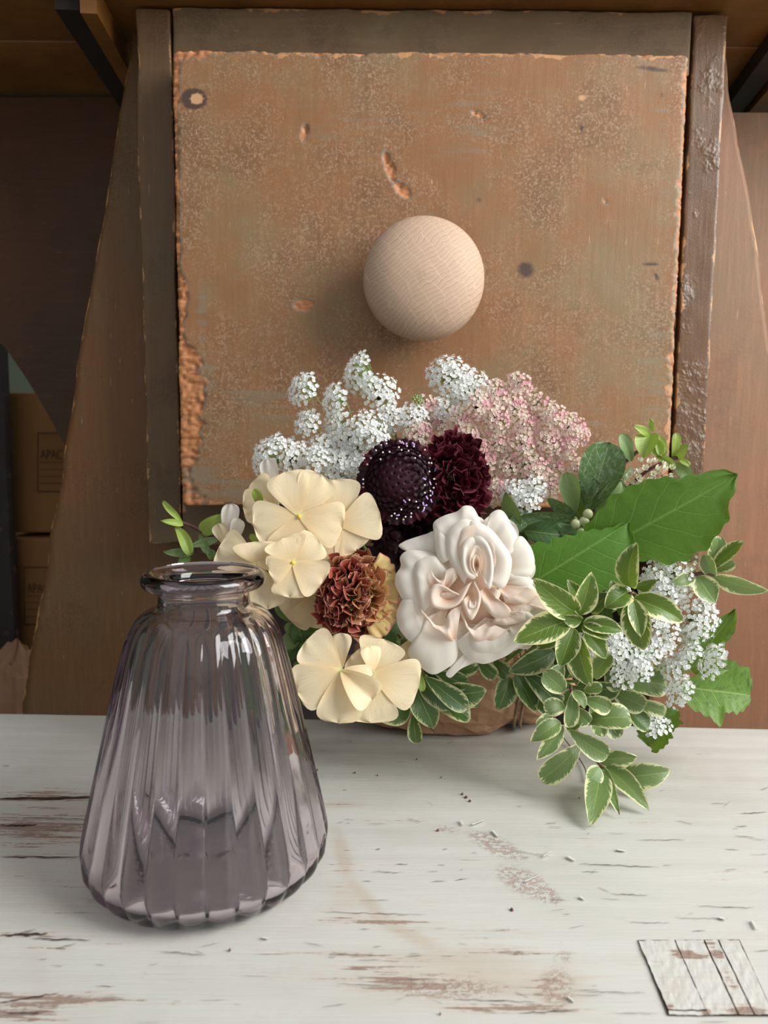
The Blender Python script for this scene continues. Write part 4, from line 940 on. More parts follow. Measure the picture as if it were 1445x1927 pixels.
RP = [ # lip path, anchor, z anchor, z lip, bulge, curl, ruffle, material
 ([(400, 520), (170, 420), (182, 380), (260, 350), (330, 330), (388, 318), (470, 420)], (440, 560), -16, -6, 6, 6, 1.5, 0),
 ([(395, 500), (375, 330), (376, 262), (440, 220), (520, 195), (560, 163), (612, 168), (645, 220), (700, 330)], (600, 470), -8, 8, 8, 10, 1.5, 0),
 ([(640, 330), (708, 270), (714, 222), (760, 190), (805, 205), (850, 290), (880, 350), (875, 430), (800, 500)], (660, 480), -8, 6, 8, 6, 1.5, 0),
 ([(800, 420), (870, 362), (912, 355), (960, 420), (980, 490), (975, 550), (950, 590), (860, 640)], (740, 540), -8, 2, 8, 3, .8, 0),
 ([(860, 560), (950, 600), (968, 650), (1010, 700), (1000, 760), (900, 760)], (740, 640), -8, 2, 8, 3, 1.2, 0),
 ([(430, 480), (330, 440), (215, 436), (168, 475), (172, 530), (143, 580), (138, 640), (160, 695), (185, 735), (290, 800)], (420, 640), -8, 8, 10, 6, 1.6, 0),
 ([(270, 720), (195, 725), (158, 775), (143, 840), (168, 920), (232, 988), (290, 975), (340, 880)], (400, 740), -10, 4, 10, 5, 1.6, 0),
 ([(300, 850), (240, 985), (212, 1060), (280, 1132), (360, 1182), (440, 1150), (506, 1090), (520, 980)], (420, 800), -6, -2, 14, 3, .6, 0),
 ([(610, 1030), (540, 1090), (470, 1140), (441, 1180), (470, 1202), (530, 1150), (640, 1100)], (680, 930), -12, -8, 4, 2, .6, 0),
 ([(500, 990), (560, 1070), (660, 1115), (760, 1085), (840, 1040), (900, 960), (880, 880)], (680, 840), -6, 2, 10, 4, 1.0, 0),
 ([(800, 960), (870, 975), (960, 940), (1010, 870), (1070, 800), (1040, 740), (960, 660)], (780, 780), -8, 6, 8, 5, 2.0, 0),
 # lower front cup: seen from outside, lip inward
 ([(296, 785), (318, 835), (360, 868), (410, 888), (442, 880), (455, 830), (490, 788), (540, 770)], (500, 1010), -2, 20, 16, -2, .8, 1),
 ([(530, 770), (548, 850), (600, 905), (660, 912), (735, 885), (800, 905), (850, 880)], (640, 1040), -4, 19, 14, -2, 1.0, 1),
 ([(586, 930), (588, 1005), (640, 1048), (740, 1042), (808, 1000), (828, 930), (780, 925)], (700, 860), 4, 12, 10, 4, .6, 0),
 # right ruffles
 ([(760, 690), (820, 735), (900, 700), (965, 665), (1000, 700), (960, 745), (900, 760), (800, 750)], (760, 640), 4, 18, 6, 4, 1.0, 1),
 ([(720, 870), (790, 885), (850, 868), (905, 838), (950, 800), (1010, 770), (1062, 800), (1040, 700)], (800, 740), 0, 18, 8, 4, 2.0, 1),
 ([(826, 925), (862, 965), (930, 965), (975, 915), (978, 850), (935, 800), (905, 775), (960, 750), (1010, 760)], (820, 850), 2, 20, 6, 5, 1.0, 0),
 ([(735, 870), (800, 880), (860, 872), (910, 850), (930, 815), (890, 800), (820, 830)], (760, 800), 6, 22, 5, 4, 1.0, 1),
 # heart B, left
 ([(300, 830), (262, 660), (256, 545), (292, 485), (380, 470), (430, 510), (480, 560)], (420, 680), -2, 18, 10, 6, .8, 0),
 ([(330, 660), (290, 600), (284, 525), (330, 492), (400, 498), (440, 560)], (410, 640), 2, 20, 4, 4, .5, 1),
 ([(352, 540), (366, 580), (415, 618), (440, 600), (452, 560), (500, 545), (520, 600)], (440, 700), 2, 28, 8, 3, .5, 1),
 ([(545, 705), (490, 680), (440, 650), (385, 640), (350, 690), (358, 762), (400, 786), (470, 786), (540, 745), (606, 625)], (470, 715), 6, 32, 5, 5, .4, 1),
 ([(400, 700), (440, 690), (500, 690), (540, 700)], (450, 750), 6, 26, 3, 2, .3, 1),
 # middle folds
 ([(640, 690), (655, 745), (735, 838), (830, 832), (822, 778), (762, 742), (775, 690), (740, 660)], (680, 660), 8, 22, 7, 4, .8, 1),
 ([(540, 740), (560, 800), (600, 852), (645, 780), (655, 700), (620, 620)], (600, 690), 8, 30, 6, 4, .5, 1),
 ([(585, 745), (590, 780), (620, 775), (630, 740)], (605, 720), 10, 32, 3, 2, .2, 0),
 # heart A
 ([(384, 300), (384, 400), (400, 482), (438, 516), (458, 470), (450, 400), (470, 330), (540, 258), (600, 262)], (560, 440), 0, 18, 10, 6, .8, 0),
 ([(640, 265), (560, 250), (510, 285), (462, 335), (452, 410), (470, 500), (505, 560), (560, 640)], (620, 500), 4, 26, 10, 5, .6, 0),
 ([(520, 330), (600, 262), (660, 275), (730, 320), (792, 400), (838, 480), (836, 560), (806, 645), (765, 668), (700, 620)], (650, 520), 6, 28, 12, 6, .8, 0),
 ([(560, 600), (530, 480), (528, 380), (560, 310), (640, 290), (720, 350), (760, 450), (750, 560)], (640, 520), 8, 33, 6, 4, .6, 1),
 ([(640, 362), (592, 366), (550, 412), (544, 520), (568, 590), (612, 612), (640, 590)], (640, 500), 10, 40, 6, 5, .3, 0),
 ([(620, 352), (660, 358), (700, 400), (726, 470), (732, 560), (718, 650), (698, 668), (672, 600)], (640, 520), 10, 43, 6, 5, .3, 0),
 ([(640, 600), (600, 560), (594, 490), (625, 415), (660, 438), (672, 520), (655, 590)], (634, 530), 14, 42, 3, 2, .2, 1),
 ([(628, 580), (612, 540), (612, 500), (632, 465), (652, 490), (656, 540), (640, 580)], (634, 530), 16, 43, 2, 1, .1, 1),
]
for i, (lp, an, za, zl, bu, cu_, ru, mt) in enumerate(RP):
    ribbon(f, rp(lp), rp([an])[0], za, zl, ROSEIN if mt else ROSE, bulge=bu, curl=cu_, ruf=ru, nu=44, nv=16, seed=i*1.7, pw=.9)
V, Fc = ball(f.w(0, -5, -30), 62*f.s, f.n, .55, 24); mk('petal_base', V, Fc, ROSEIN, f.root)
V, Fc = ball(f.w(0, -10, -66), 46*f.s, f.n, .8, 20); mk('calyx', V, Fc, DEEP, f.root); stem(f, .0026, start=f.w(0, -20, -70), name='rose_stem')

# ------------------------------------------------------------------ lace flowers
def floret_tmpl(pr, cup=35, np_=5, w=.8, st=True):
    A = Acc()
    for k in range(np_):
        a = 2*math.pi*k/np_; c_, s_ = math.cos(a), math.sin(a)
        z = math.sin(R_(cup))*pr; r = math.cos(R_(cup))*pr
        q = np.array([[0, .1*pr, 0], [-w*.45*pr, .6*r+.1*pr, z*.3], [w*.45*pr, .6*r+.1*pr, z*.3], [-.25*w*pr, r+.1*pr, z*.9], [.25*w*pr, r+.1*pr, z*.9], [0, .65*r, z*.15]])
        q = np.stack([q[:, 0]*c_-q[:, 1]*s_, q[:, 0]*s_+q[:, 1]*c_, q[:, 2]], -1)
        A.add(q, [[0, 1, 5], [0, 5, 2], [1, 3, 5], [3, 4, 5], [4, 2, 5]])
        if st and k % 2 == 0:
            d = np.array([s_*.5, c_*.5, 1.1])*pr; o = np.array([[-.05, 0, 0], [.05, 0, 0]])*pr
            A.add(np.vstack([o, o+d]), [[0, 1, 3, 2]])
            A.add(np.array([d+[0, 0, .16*pr], d+[.13*pr, 0, 0], d+[-.13*pr, .0, 0], d+[0, .13*pr, 0]]), [[0, 1, 3], [0, 3, 2], [0, 2, 1]])
    V, Fc, _ = A.out(); return V, Fc
def bud_tmpl(pr):
    V, Fc = ball(np.zeros(3), pr*.75, (0, 0, 1), .9, 6); return V, Fc.tolist()
FT = {'w': floret_tmpl(1.0, 25, 5, 1.15), 'b': bud_tmpl(1.0), 'c': floret_tmpl(1.0, 62, 5, .7, False)}
def umbellet(root, hub, px, py, Y, r, da, dt, mat, pmat, fsz=4.1, dome_h=.45, kind='w', rnd=random, asp=1.0, n=None, label=None):
    c = P(px, py, Y); s = S(Y, py); R, U, N = frame(c, dt, da)
    n = n or int((r/(fsz*.92))**2*1.02)
    A, B = Acc(), Acc(); TVv, TFf = FT[kind]
    base = c-N*r*s*1.0
    for i in range(n):
        q = math.sqrt((i+.5)/n); a = i*2.39996+rnd.uniform(-.25, .25); rr = r*q*s*rnd.uniform(.93, 1.06)
        h = r*s*dome_h*(1-q*q)+rnd.uniform(-.08, .08)*r*s
        p = c+R*rr*math.cos(a)*asp+U*rr*math.sin(a)+N*h
        nn = unit(N*(1.0-.35*q)+(R*math.cos(a)+U*math.sin(a))*q*.8+np.array([rnd.uniform(-.3, .3) for _ in range(3)]))
        x = unit(np.cross(nn, [.31, .17, .9])); y = np.cross(nn, x); t = rnd.uniform(0, 6.28); x, y = x*math.cos(t)+y*math.sin(t), y*math.cos(t)-x*math.sin(t)
        f_ = fsz*s*rnd.uniform(.8, 1.2)
        A.add(p+TVv[:, :1]*x*f_+TVv[:, 1:2]*y*f_+TVv[:, 2:3]*nn*f_, TFf)
        pv, pf = tube([base, p-nn*.1*f_], [.22*s*1.6, .22*s*1.3], 3, 1); B.add(pv, pf)
    V, Fc, _ = A.out(); o = mk('umbellet', V, Fc, mat, root, origin=c, smooth=kind != 'w', label=label)
    V, Fc, _ = B.out(); mk('pedicels', V, Fc, pmat, o, origin=c, kind='stuff')
    mid = base-N*r*s*.4
    V, Fc = tube([base, mid*.7+hub*.3, hub], [.9*s, 1.0*s, 1.2*s], 5, 5); mk('ray', V, Fc, pmat, root)
def umbel(pts, Y, hubpx, label, mat=WFLO, pmat=PED, name='lace_flower', group='white lace flowers', fsz=4.1, hubY=.02, seed=1, kind='w', dome_h=.45, **kw):
    rnd = random.Random(seed); hub = P(hubpx[0], hubpx[1], Y+hubY)
    root = thing(name, hub, label, 'flower', group)
    for q in pts:
        px, py, r = q[:3]; da, dt = (q[3], q[4]) if len(q) > 4 else (rnd.uniform(0, 360), rnd.uniform(5, 25))
        dy = q[5] if len(q) > 5 else rnd.uniform(-.006, .006)
        umbellet(root, hub, px, py, Y+dy, r, da, dt, q[6] if len(q) > 6 else mat, pmat, fsz=fsz, rnd=rnd, kind=kind, dome_h=dome_h, **kw)
    b = BIND+np.array([rnd.uniform(-.015, .015), 0, rnd.uniform(-.01, .01)])
    V, Fc = tube([hub, hub*.6+b*.4+np.array([0, .015, 0]), b], .0011, 6, 5); mk('stem', V, Fc, pmat, root)
    return root
umbel([(570, 732, 34, 150, 48), (578, 796, 28, 140, 40), (630, 751, 30, 165, 48), (634, 797, 30, 160, 38)], .452, (668, 860), 'white lace flower cluster at upper left, beside the grey worn paint')
umbel([(674, 702, 40, 160, 62), (717, 740, 37, 60, 20), (734, 790, 30), (776, 788, 30), (692, 722, 20, 170, 50)], .456, (752, 850), 'tallest white lace flower, reaching towards the wooden knob', seed=2)
umbel([(499, 861, 36, 165, 56), (551, 857, 36, 90, 20), (592, 864, 26, 120, 25), (520, 835, 20, 130, 40)], .446, (600, 910), 'leftmost white lace flower above the upright cream petal', seed=3)
umbel([(693, 808, 38, 60, 25), (654, 834, 38), (682, 852, 34), (634, 873, 40), (630, 908, 36, 270, 25), (606, 842, 28), (664, 885, 30), (716, 835, 24), (690, 880, 24)], .444, (672, 880), 'dense white lace flower directly above the large cream phlox', seed=4, hubY=.03)
umbel([(840, 705, 40, 110, 32), (888, 728, 38, 60, 30), (832, 772, 26), (862, 745, 24), (800, 790, 24)], .462, (850, 830), 'white lace flower behind the top of the pink one', seed=5)
pk = [(972, 728, 30), (930, 742, 30), (905, 765, 30), (960, 765, 30), (1003, 762, 30), (1036, 785, 30), (1072, 803, 28), (1094, 818, 20, 20, 40), (1093, 885, 26, 340, 30), (930, 790, 30), (985, 798, 32), (870, 790, 28), (885, 828, 30), (935, 832, 32), (988, 838, 32),
      (1032, 832, 30), (1058, 850, 26), (905, 866, 30), (955, 872, 30), (1006, 876, 30), (1042, 880, 28), (935, 905, 28), (985, 905, 30), (1030, 915, 30), (930, 928, 28), (850, 812, 24), (1065, 830, 24), (895, 845, 24), (862, 842, 20)]
umbel(pk, .440, (985, 880), 'wide dome of tiny pink and cream lace flowers above the rose', PFLO, PINKPED, group='pink lace flowers', fsz=3.5, seed=6, hubY=.035)
umbel([(985, 940, 34), (1005, 918, 24), (965, 925, 24)], .430, (985, 900), 'small white lace cluster hanging below the pink dome', seed=7, hubY=.03)
umbel([(786, 815, 30), (800, 768, 26), (775, 835, 20), (822, 790, 22)], .452, (800, 860), 'small pink lace flower left of the big pink dome', PFLO, PINKPED, group='pink lace flowers', fsz=3.5, seed=8)
umbel([(1151, 1076, 42, 100, 10), (1170, 1098, 22), (1105, 1082, 14)], .400, (1150, 1110), 'round white lace cluster in bud below the big green leaf', seed=9, kind='b', fsz=4.2)
umbel([(1258, 1085, 44), (1236, 1118, 38), (1272, 1120, 30), (1228, 1090, 24)], .408, (1240, 1150), 'white lace flower under the drooping right end of the big leaf', seed=10)
umbel([(1316, 1166, 38, 350, 30), (1300, 1190, 22), (1325, 1140, 18)], .410, (1270, 1220), 'bright round white lace cluster against the reddish board', seed=11)
umbel([(1252, 1193, 28), (1228, 1166, 26), (1218, 1228, 28), (1240, 1215, 24), (1205, 1262, 22)], .402, (1215, 1250), 'white lace flower between the variegated leaves', seed=12)
umbel([(1178, 1216, 36), (1111, 1213, 28), (1116, 1236, 26), (1150, 1225, 28), (1150, 1195, 22)], .398, (1160, 1250), 'pale lace flower behind the central variegated sprig', seed=13)
umbel([(1171, 1268, 28), (1190, 1250, 18)], .400, (1190, 1290), 'small white lace cluster low among variegated leaves', seed=14)
umbel([(1270, 1252, 30, 120, 48), (1298, 1228, 24, 120, 48), (1341, 1245, 36, 150, 56), (1278, 1302, 34, 150, 52)], .400, (1232, 1240), 'loose white lace sprays beside the serrated green leaf', seed=15, dome_h=.3)
umbel([(1232, 1364, 30, 80, 40), (1205, 1352, 18)], .430, (1200, 1330), 'lowest white lace cluster above the bench near the curled leaf', seed=16)
umbel([(1296, 1062, 30, 300, 30, 0), (1290, 1095, 30, 330, 35, 0), (1318, 1080, 22, 330, 40, 0)], .412, (1250, 1060), 'creamy narrow florets under the tip of the big leaf', CFLO, PED, seed=17, kind='c', fsz=6.5, group='cream lace flowers')
umbel([(1222, 897, 38, 80, 20, 0), (1195, 905, 20, 100, 20, 0), (1250, 895, 20)], .430, (1215, 935), 'waxy cream star florets above the big green leaf', CFLO, STEM_R, seed=18, kind='c', fsz=9.5, group='cream lace flowers')

# ------------------------------------------------------------------ leaves
LR = random.Random(77)
def leaf(root, bx_, by_, tx, ty, W, Y, dY=-.006, mat=None, roll=None, bend=None, fold=None, prof=None, nu=8, nv=14, ruf=.9, twist=0, asym=None, name='leaf', label=None, curl=None, petiole=True):
    p0 = PF(bx_, by_, Y, .004); p1 = PF(tx, ty, Y+dY, .0025)
    y = unit(p1-p0); L = np.linalg.norm(p1-p0); m_ = (p0+p1)/2; s = S(m_[1], (by_+ty)/2)
    N = unit(CAM-m_); z = unit(N-y*(N@y)); x = np.cross(y, z)
    roll = LR.uniform(-28, 28) if roll is None else roll; t = R_(roll)
    x, z = x*math.cos(t)+z*math.sin(t), z*math.cos(t)-x*math.sin(t)
    b = LR.uniform(8, 44) if bend is None else bend
    if prof is None and asym is None: prof = LR.choice([P_LEAF, P_LEAFR, P_LEAFR]); twist = twist or LR.uniform(-22, 22)
    Wm = W*s/max(.6, math.cos(t))
    asy = None
    if asym:
        la, lb = asym; asy = (lambda v, q=la: np.interp(v, q[0], np.array(q[1])*s), lambda v, q=lb: np.interp(v, q[0], np.array(q[1])*s))
    pts, Fc, uv = blade(L, Wm, prof or P_LEAF, nu=nu, nv=nv, e0=b, e1=-b, cup=LR.uniform(5, 22), fold=LR.uniform(.05, .25) if fold is None else fold, ruf=ruf*s, rf=LR.uniform(.8, 1.6), seed=LR.uniform(0, 20), twist=twist, asym=asy, curl=curl or 0)
    pts[:, 1] *= L/max(pts[:, 1].max(), 1e-6)
    V = put(pts, p0, x, y, z)
    V[:, 2] = np.maximum(V[:, 2], .0012) if V[:, 1].min() < .50 else V[:, 2]
    return mk(name, V, Fc, mat or VARIEG, root, uv=uv, origin=p0, label=label)
def sprig(name, node, Y, leaves, label, mat=VARIEG, stems=None, smat=None, cat='foliage', group='variegated sprigs', srad=.0010, to_bind=True, prof=None, **kw):
    nd = PF(node[0], node[1], Y, .006)
    root = thing(name, nd, label, cat, group)
    for q in leaves:
        bx_, by_, tx, ty, W = q[:5]; o = dict(kw); o.update(q[5] if len(q) > 5 else {})
        Yq = o.pop('Y', Y); leaf(root, bx_, by_, tx, ty, W, Yq, mat=o.pop('mat', mat), prof=o.pop('prof', prof), **o)
    for st_ in (stems or []):
        ps = [PF(x, y, Y+(dy), .005) for x, y, dy in st_]
        V, Fc = tube(ps, [srad, srad*.8], 6, 5); mk('stem', V, Fc, smat or STEM_R, root)
    if to_bind:
        b = BIND+np.array([LR.uniform(-.02, .02), 0, LR.uniform(-.01, .01)])
        V, Fc = tube([nd+[0, .002, 0], nd*.6+b*.4+np.array([0, .02, .0]), b], srad*1.2, 6, 5); mk('main_stem', V, Fc, smat or STEM_G, root)
    return root
sprig('variegated_sprig', (1090, 1172), .372, [(1086, 1154, 1002, 1087, 52, dict(roll=10)), (1090, 1158, 1113, 1076, 42, dict(roll=-20)), (1092, 1140, 1066, 1090, 30, dict(Y=.380)), (1094, 1168, 1056, 1158, 26), (1074, 1166, 966, 1208, 58, dict(roll=-10)),
    (1080, 1182, 1053, 1256, 46), (1097, 1172, 1172, 1188, 34, dict(roll=15)), (1095, 1180, 1147, 1203, 26), (1070, 1190, 1010, 1222, 40, dict(Y=.382)), (1085, 1195, 1112, 1292, 46), (1110, 1150, 1148, 1118, 38, dict(Y=.384, mat=VARDARK)), (1100, 1190, 1140, 1240, 36, dict(Y=.384))],
    'glossy variegated leaves fanned out at the lower right of the rose', prof=P_LEAF, fold=.30)
sprig('variegated_sprig', (1184, 1118), .380, [(1188, 1106, 1199, 1020, 44, dict(roll=30)), (1182, 1114, 1138, 1144, 46), (1192, 1130, 1212, 1224, 54, dict(roll=-12)), (1190, 1126, 1206, 1200, 34, dict(Y=.374, roll=15)), (1192, 1126, 1286, 1170, 46, dict(roll=12)), (1164, 1142, 1148, 1092, 40, dict(Y=.390)), (1196, 1106, 1236, 1090, 24, dict(Y=.388))],
    'variegated leaf cluster under the big green leaf', prof=P_LEAF, fold=.30, stems=[[(1175, 1122, 0), (1188, 1116, -.002), (1196, 1118, 0)]])
sprig('variegated_sprig', (1330, 1078), .405, [(1336, 1072, 1400, 1018, 40, dict(twist=50, roll=10, mat=VARIEG)), (1332, 1062, 1352, 1008, 36, dict(Y=.412)), (1344, 1088, 1326, 1042, 34, dict(roll=15)), (1342, 1084, 1446, 1112, 38, dict(roll=-30)), (1312, 1084, 1346, 1136, 46), (1342, 1074, 1384, 1060, 26), (1300, 1090, 1262, 1100, 26)],
    'pale variegated sprig sticking out to the right edge', mat=VARPALE, stems=[[(1345, 1080, -.002), (1310, 1080, 0), (1250, 1095, .01)]], srad=.0013)
lower = [(1062, 1300, 1022, 1264, 50), (1078, 1300, 1070, 1370, 34, dict(Y=.384)), (1080, 1300, 1100, 1334, 24, dict(Y=.382)), (1098, 1350, 1070, 1378, 34, dict(mat=VARIEG)), (1062, 1328, 1022, 1334, 42), (1054, 1358, 998, 1396, 36), (1060, 1366, 1010, 1430, 30), (1072, 1374, 1145, 1423, 48, dict(Y=.386)),
         (1092, 1400, 1016, 1470, 54, dict(roll=15, Y=.398)), (1100, 1316, 1150, 1336, 40), (1104, 1358, 1188, 1352, 60), (1098, 1300, 1134, 1292, 28), (1118, 1276, 1150, 1230, 46), (1080, 1330, 1110, 1362, 36), (1040, 1340, 1010, 1370, 30, dict(Y=.41)), (1090, 1280, 1074, 1230, 28), (1110, 1330, 1136, 1386, 36, dict(Y=.41)), (1060, 1250, 1030, 1290, 40, dict(Y=.402))]
sprig('variegated_sprig', (1076, 1292), .394, lower, 'long trailing variegated sprig hanging in front of the paper wrap', mat=VARPALE, stems=[[(1074, 1290, -.003), (1078, 1340, -.004), (1092, 1395, -.004), (1120, 1432, -.01)]], srad=.0009)
sprig('variegated_sprig', (1126, 1440), .405, [(1130, 1446, 1110, 1556, 52, dict(Y=.400, roll=10, dY=-.03)), (1128, 1444, 1102, 1478, 34, dict(Y=.392)), (1128, 1440, 1166, 1534, 26, dict(dY=-.02)), (1132, 1440, 1222, 1526, 40, dict(dY=-.015, roll=25, bend=28)), (1120, 1428, 1200, 1424, 38), (1156, 1462, 1262, 1450, 50, dict(roll=-10)), (1150, 1440, 1180, 1470, 30)],
    'lowest variegated leaf tips touching the bench and casting shadow', prof=P_LEAF, mat=VARPALE, to_bind=False, stems=[[(1092, 1392, .0), (1126, 1436, -.005), (1150, 1455, 0)]])
sprig('variegated_sprig', (1170, 1300), .416, [(1160, 1282, 1256, 1290, 64, dict(roll=15)), (1190, 1318, 1254, 1340, 34), (1140, 1260, 1166, 1300, 40), (1150, 1300, 1215, 1330, 50), (1170, 1330, 1220, 1372, 44, dict(mat=VARDARK)), (1130, 1340, 1165, 1388, 40, dict(mat=VARDARK)), (1200, 1290, 1220, 1240, 30, dict(mat=VARDARK)), (1120, 1300, 1170, 1290, 40, dict(mat=VARDARK))],
    'broad grey-green variegated leaves behind the trailing sprig', mat=VARPALE, to_bind=True)
sprig('variegated_sprig', (960, 1262), .425, [(956, 1272, 934, 1336, 46), (970, 1266, 1008, 1342, 46), (986, 1268, 1054, 1328, 48), (930, 1242, 958, 1274, 38), (1042, 1226, 956, 1264, 46, dict(Y=.415)), (1010, 1250, 1060, 1290, 40), (1010, 1300, 1040, 1350, 36, dict(mat=VARDARK)), (900, 1245, 935, 1275, 36), (1000, 1240, 1040, 1262, 34)],
    'dark variegated leaves under the right half of the rose', mat=VARDARK)
sprig('variegated_sprig', (800, 1275), .415, [(846, 1305, 916, 1298, 54, dict(mat=VARDARK)), (806, 1318, 886, 1352, 54), (800, 1274, 880, 1336, 48, dict(Y=.408)), (790, 1276, 862, 1340, 40), (776, 1290, 816, 1372, 52), (778, 1345, 784, 1399, 36), (772, 1325, 710, 1354, 46, dict(mat=VARDARK)), (818, 1266, 882, 1290, 40), (786, 1262, 796, 1302, 18, dict(mat=LIME, Y=.40)), (778, 1242, 756, 1198, 36, dict(Y=.405)), (840, 1270, 900, 1250, 36, dict(mat=VARDARK, Y=.43)), (860, 1300, 900, 1330, 40, dict(mat=VARDARK, Y=.43))],
    'dark variegated leaves between the lower phlox and the rose', mat=VARDARK)
# fillers deep in the bouquet
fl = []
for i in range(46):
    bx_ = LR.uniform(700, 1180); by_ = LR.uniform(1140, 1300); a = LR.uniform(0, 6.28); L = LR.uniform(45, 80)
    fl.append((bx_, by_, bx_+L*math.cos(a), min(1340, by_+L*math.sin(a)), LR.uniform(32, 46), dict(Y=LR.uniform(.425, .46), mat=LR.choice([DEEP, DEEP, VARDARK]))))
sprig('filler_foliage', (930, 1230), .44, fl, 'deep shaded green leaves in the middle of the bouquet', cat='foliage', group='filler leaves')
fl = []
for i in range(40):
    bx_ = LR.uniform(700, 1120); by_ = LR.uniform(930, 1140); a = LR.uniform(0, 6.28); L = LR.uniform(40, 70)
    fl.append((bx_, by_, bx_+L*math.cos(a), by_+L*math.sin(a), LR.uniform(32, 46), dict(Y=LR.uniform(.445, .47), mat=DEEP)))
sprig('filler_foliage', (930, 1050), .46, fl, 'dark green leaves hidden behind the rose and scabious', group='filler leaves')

# big green leaves
def lobes(seed, n=40, amp=3.0):
    r = random.Random(seed); return [(r.uniform(-1, 1)*amp) for _ in range(n)]
def prof_tab(pts, seed, amp=2.5):
    v = np.linspace(0, 1, 60); w_ = np.interp(v, *zip(*pts)); w_ = w_+amp*(2*np.abs(((v*9+.13*seed)%1)-.5)-.5)*np.minimum(1, w_/20)+amp*vn(v*13, v*0+seed)*np.minimum(1, w_/20); return (v, np.maximum(w_, 0))
def big(name, b, t, Y, dY, up, low, label, mat, cat='leaf', seed=1, nu=18, nv=70, amp=5.5, stempx=None, **kw):
    L = math.hypot(t[0]-b[0], t[1]-b[1]); p = PF(*b, Y); root = thing(name, p, label, cat, 'single large leaves')
    A_ = prof_tab([(x/L, y) for x, y in up], seed, amp); B_ = prof_tab([(x/L, y) for x, y in low], seed+3, amp)
    leaf(root, b[0], b[1], t[0], t[1], 100, Y, dY, mat, asym=(A_, B_), nu=nu, nv=nv, roll=kw.pop('roll', 0), name='leaf_blade', **kw)
    V, Fc = tube([p, p*.6+BIND*.4+np.array([0, .01, .01]), BIND], .0011, 6, 5); mk('leaf_stalk', V, Fc, STEM_G, root)
big('beech_leaf', (1110, 1048), (1388, 893), .405, -.012, [(0, 20), (12, 42), (48, 68), (87, 76), (134, 79), (178, 66), (221, 51), (269, 35), (303, 17), (317, 2)], [(0, 5), (40, 20), (73, 46), (108, 75), (149, 93), (197, 87), (216, 75), (254, 66), (265, 46), (290, 30), (300, 20), (317, 2)],
    'large bright green toothed leaf reaching out to the right', GREEN, seed=2, bend=10, fold=.04, ruf=2.0)
big('beech_leaf', (1000, 1098), (1183, 983), .398, .002, [(0, 30), (15, 60), (30, 64), (68, 52), (108, 40), (154, 20), (180, 12), (205, 6), (215, 1)], [(0, 30), (25, 54), (90, 82), (165, 94), (185, 72), (204, 38), (215, 1)],
    'second bright green leaf folded beside the rose, under the larger leaf', GREEN, seed=5, bend=8, fold=.05, ruf=2.0)
big('toothed_leaf', (1284, 1292), (1413, 1308), .430, -.004, [(0, 8), (20, 22), (60, 50), (78, 58), (92, 57), (102, 46), (112, 52), (120, 48), (124, 30), (128, 34), (131, 10)], [(0, 14), (5, 28), (38, 50), (52, 48), (65, 64), (75, 42), (100, 34), (120, 28), (131, 8)],
    'serrated mottled green leaf against the reddish board at lower right', GREEN2, seed=6, bend=10, fold=.08, ruf=1.5, amp=5)
big('toothed_leaf', (1300, 1262), (1384, 1146), .434, 0, [(0, 10), (30, 32), (70, 28), (100, 16), (120, 14), (143, 2)], [(0, 10), (30, 34), (60, 30), (90, 20), (112, 26), (130, 12), (143, 2)],
    'upright wavy green leaf behind the right white lace sprays', GREEN2, seed=7, bend=14, fold=.2, ruf=3, amp=4, twist=25)
big('curled_leaf', (1275, 1338), (1222, 1412), .445, -.004, [(0, 3), (20, 18), (45, 20), (70, 28), (85, 24), (92, 6)], [(0, 3), (15, 20), (45, 24), (70, 26), (85, 20), (92, 6)],
    'curled drooping green leaf hanging over the bench at right', GREEN2, seed=8, bend=22, fold=.8, ruf=2, twist=-30)
big('bright_leaf', (620, 1190), (552, 1330), .415, -.004, [(0, 10), (40, 36), (80, 44), (110, 40), (140, 24), (156, 4)], [(0, 10), (40, 34), (80, 34), (110, 26), (140, 16), (156, 4)], 'bright green leaf between the vase and the lower phlox', GREEN, seed=9, amp=5, bend=12)
big('bright_leaf', (640, 1180), (548, 1200), .425, 0, [(0, 10), (30, 30), (60, 36), (85, 20), (94, 4)], [(0, 10), (30, 30), (60, 40), (85, 24), (94, 4)], 'green leaf directly behind the carnation at the vase shoulder', GREEN2, seed=10, amp=4, bend=12)
sprig('grey_green_sprig', (560, 1165), .418, [(560, 1172, 518, 1138, 34), (562, 1190, 526, 1222, 32), (566, 1180, 534, 1180, 26), (545, 1230, 530, 1280, 34, dict(mat=GREEN)), (560, 1260, 540, 1345, 40, dict(mat=GREEN)), (575, 1230, 560, 1170, 40, dict(mat=DEEP)), (590, 1210, 520, 1240, 40, dict(mat=DEEP, Y=.43))], 'small grey-green leaves just right of the vase shoulder', mat=SAGE, group='sage sprigs')
sprig('calyx_leaves', (508, 1020), .405, [(510, 1030, 470, 1005, 18), (505, 1020, 520, 990, 16), (500, 1030, 530, 1050, 18), (505, 1010, 480, 1020, 14), (515, 1035, 490, 1045, 16), (515, 1020, 540, 1010, 16), (490, 950, 478, 920, 22)], 'small bright green leaves between the cream phlox flowers', mat=LIME, group='sage sprigs')
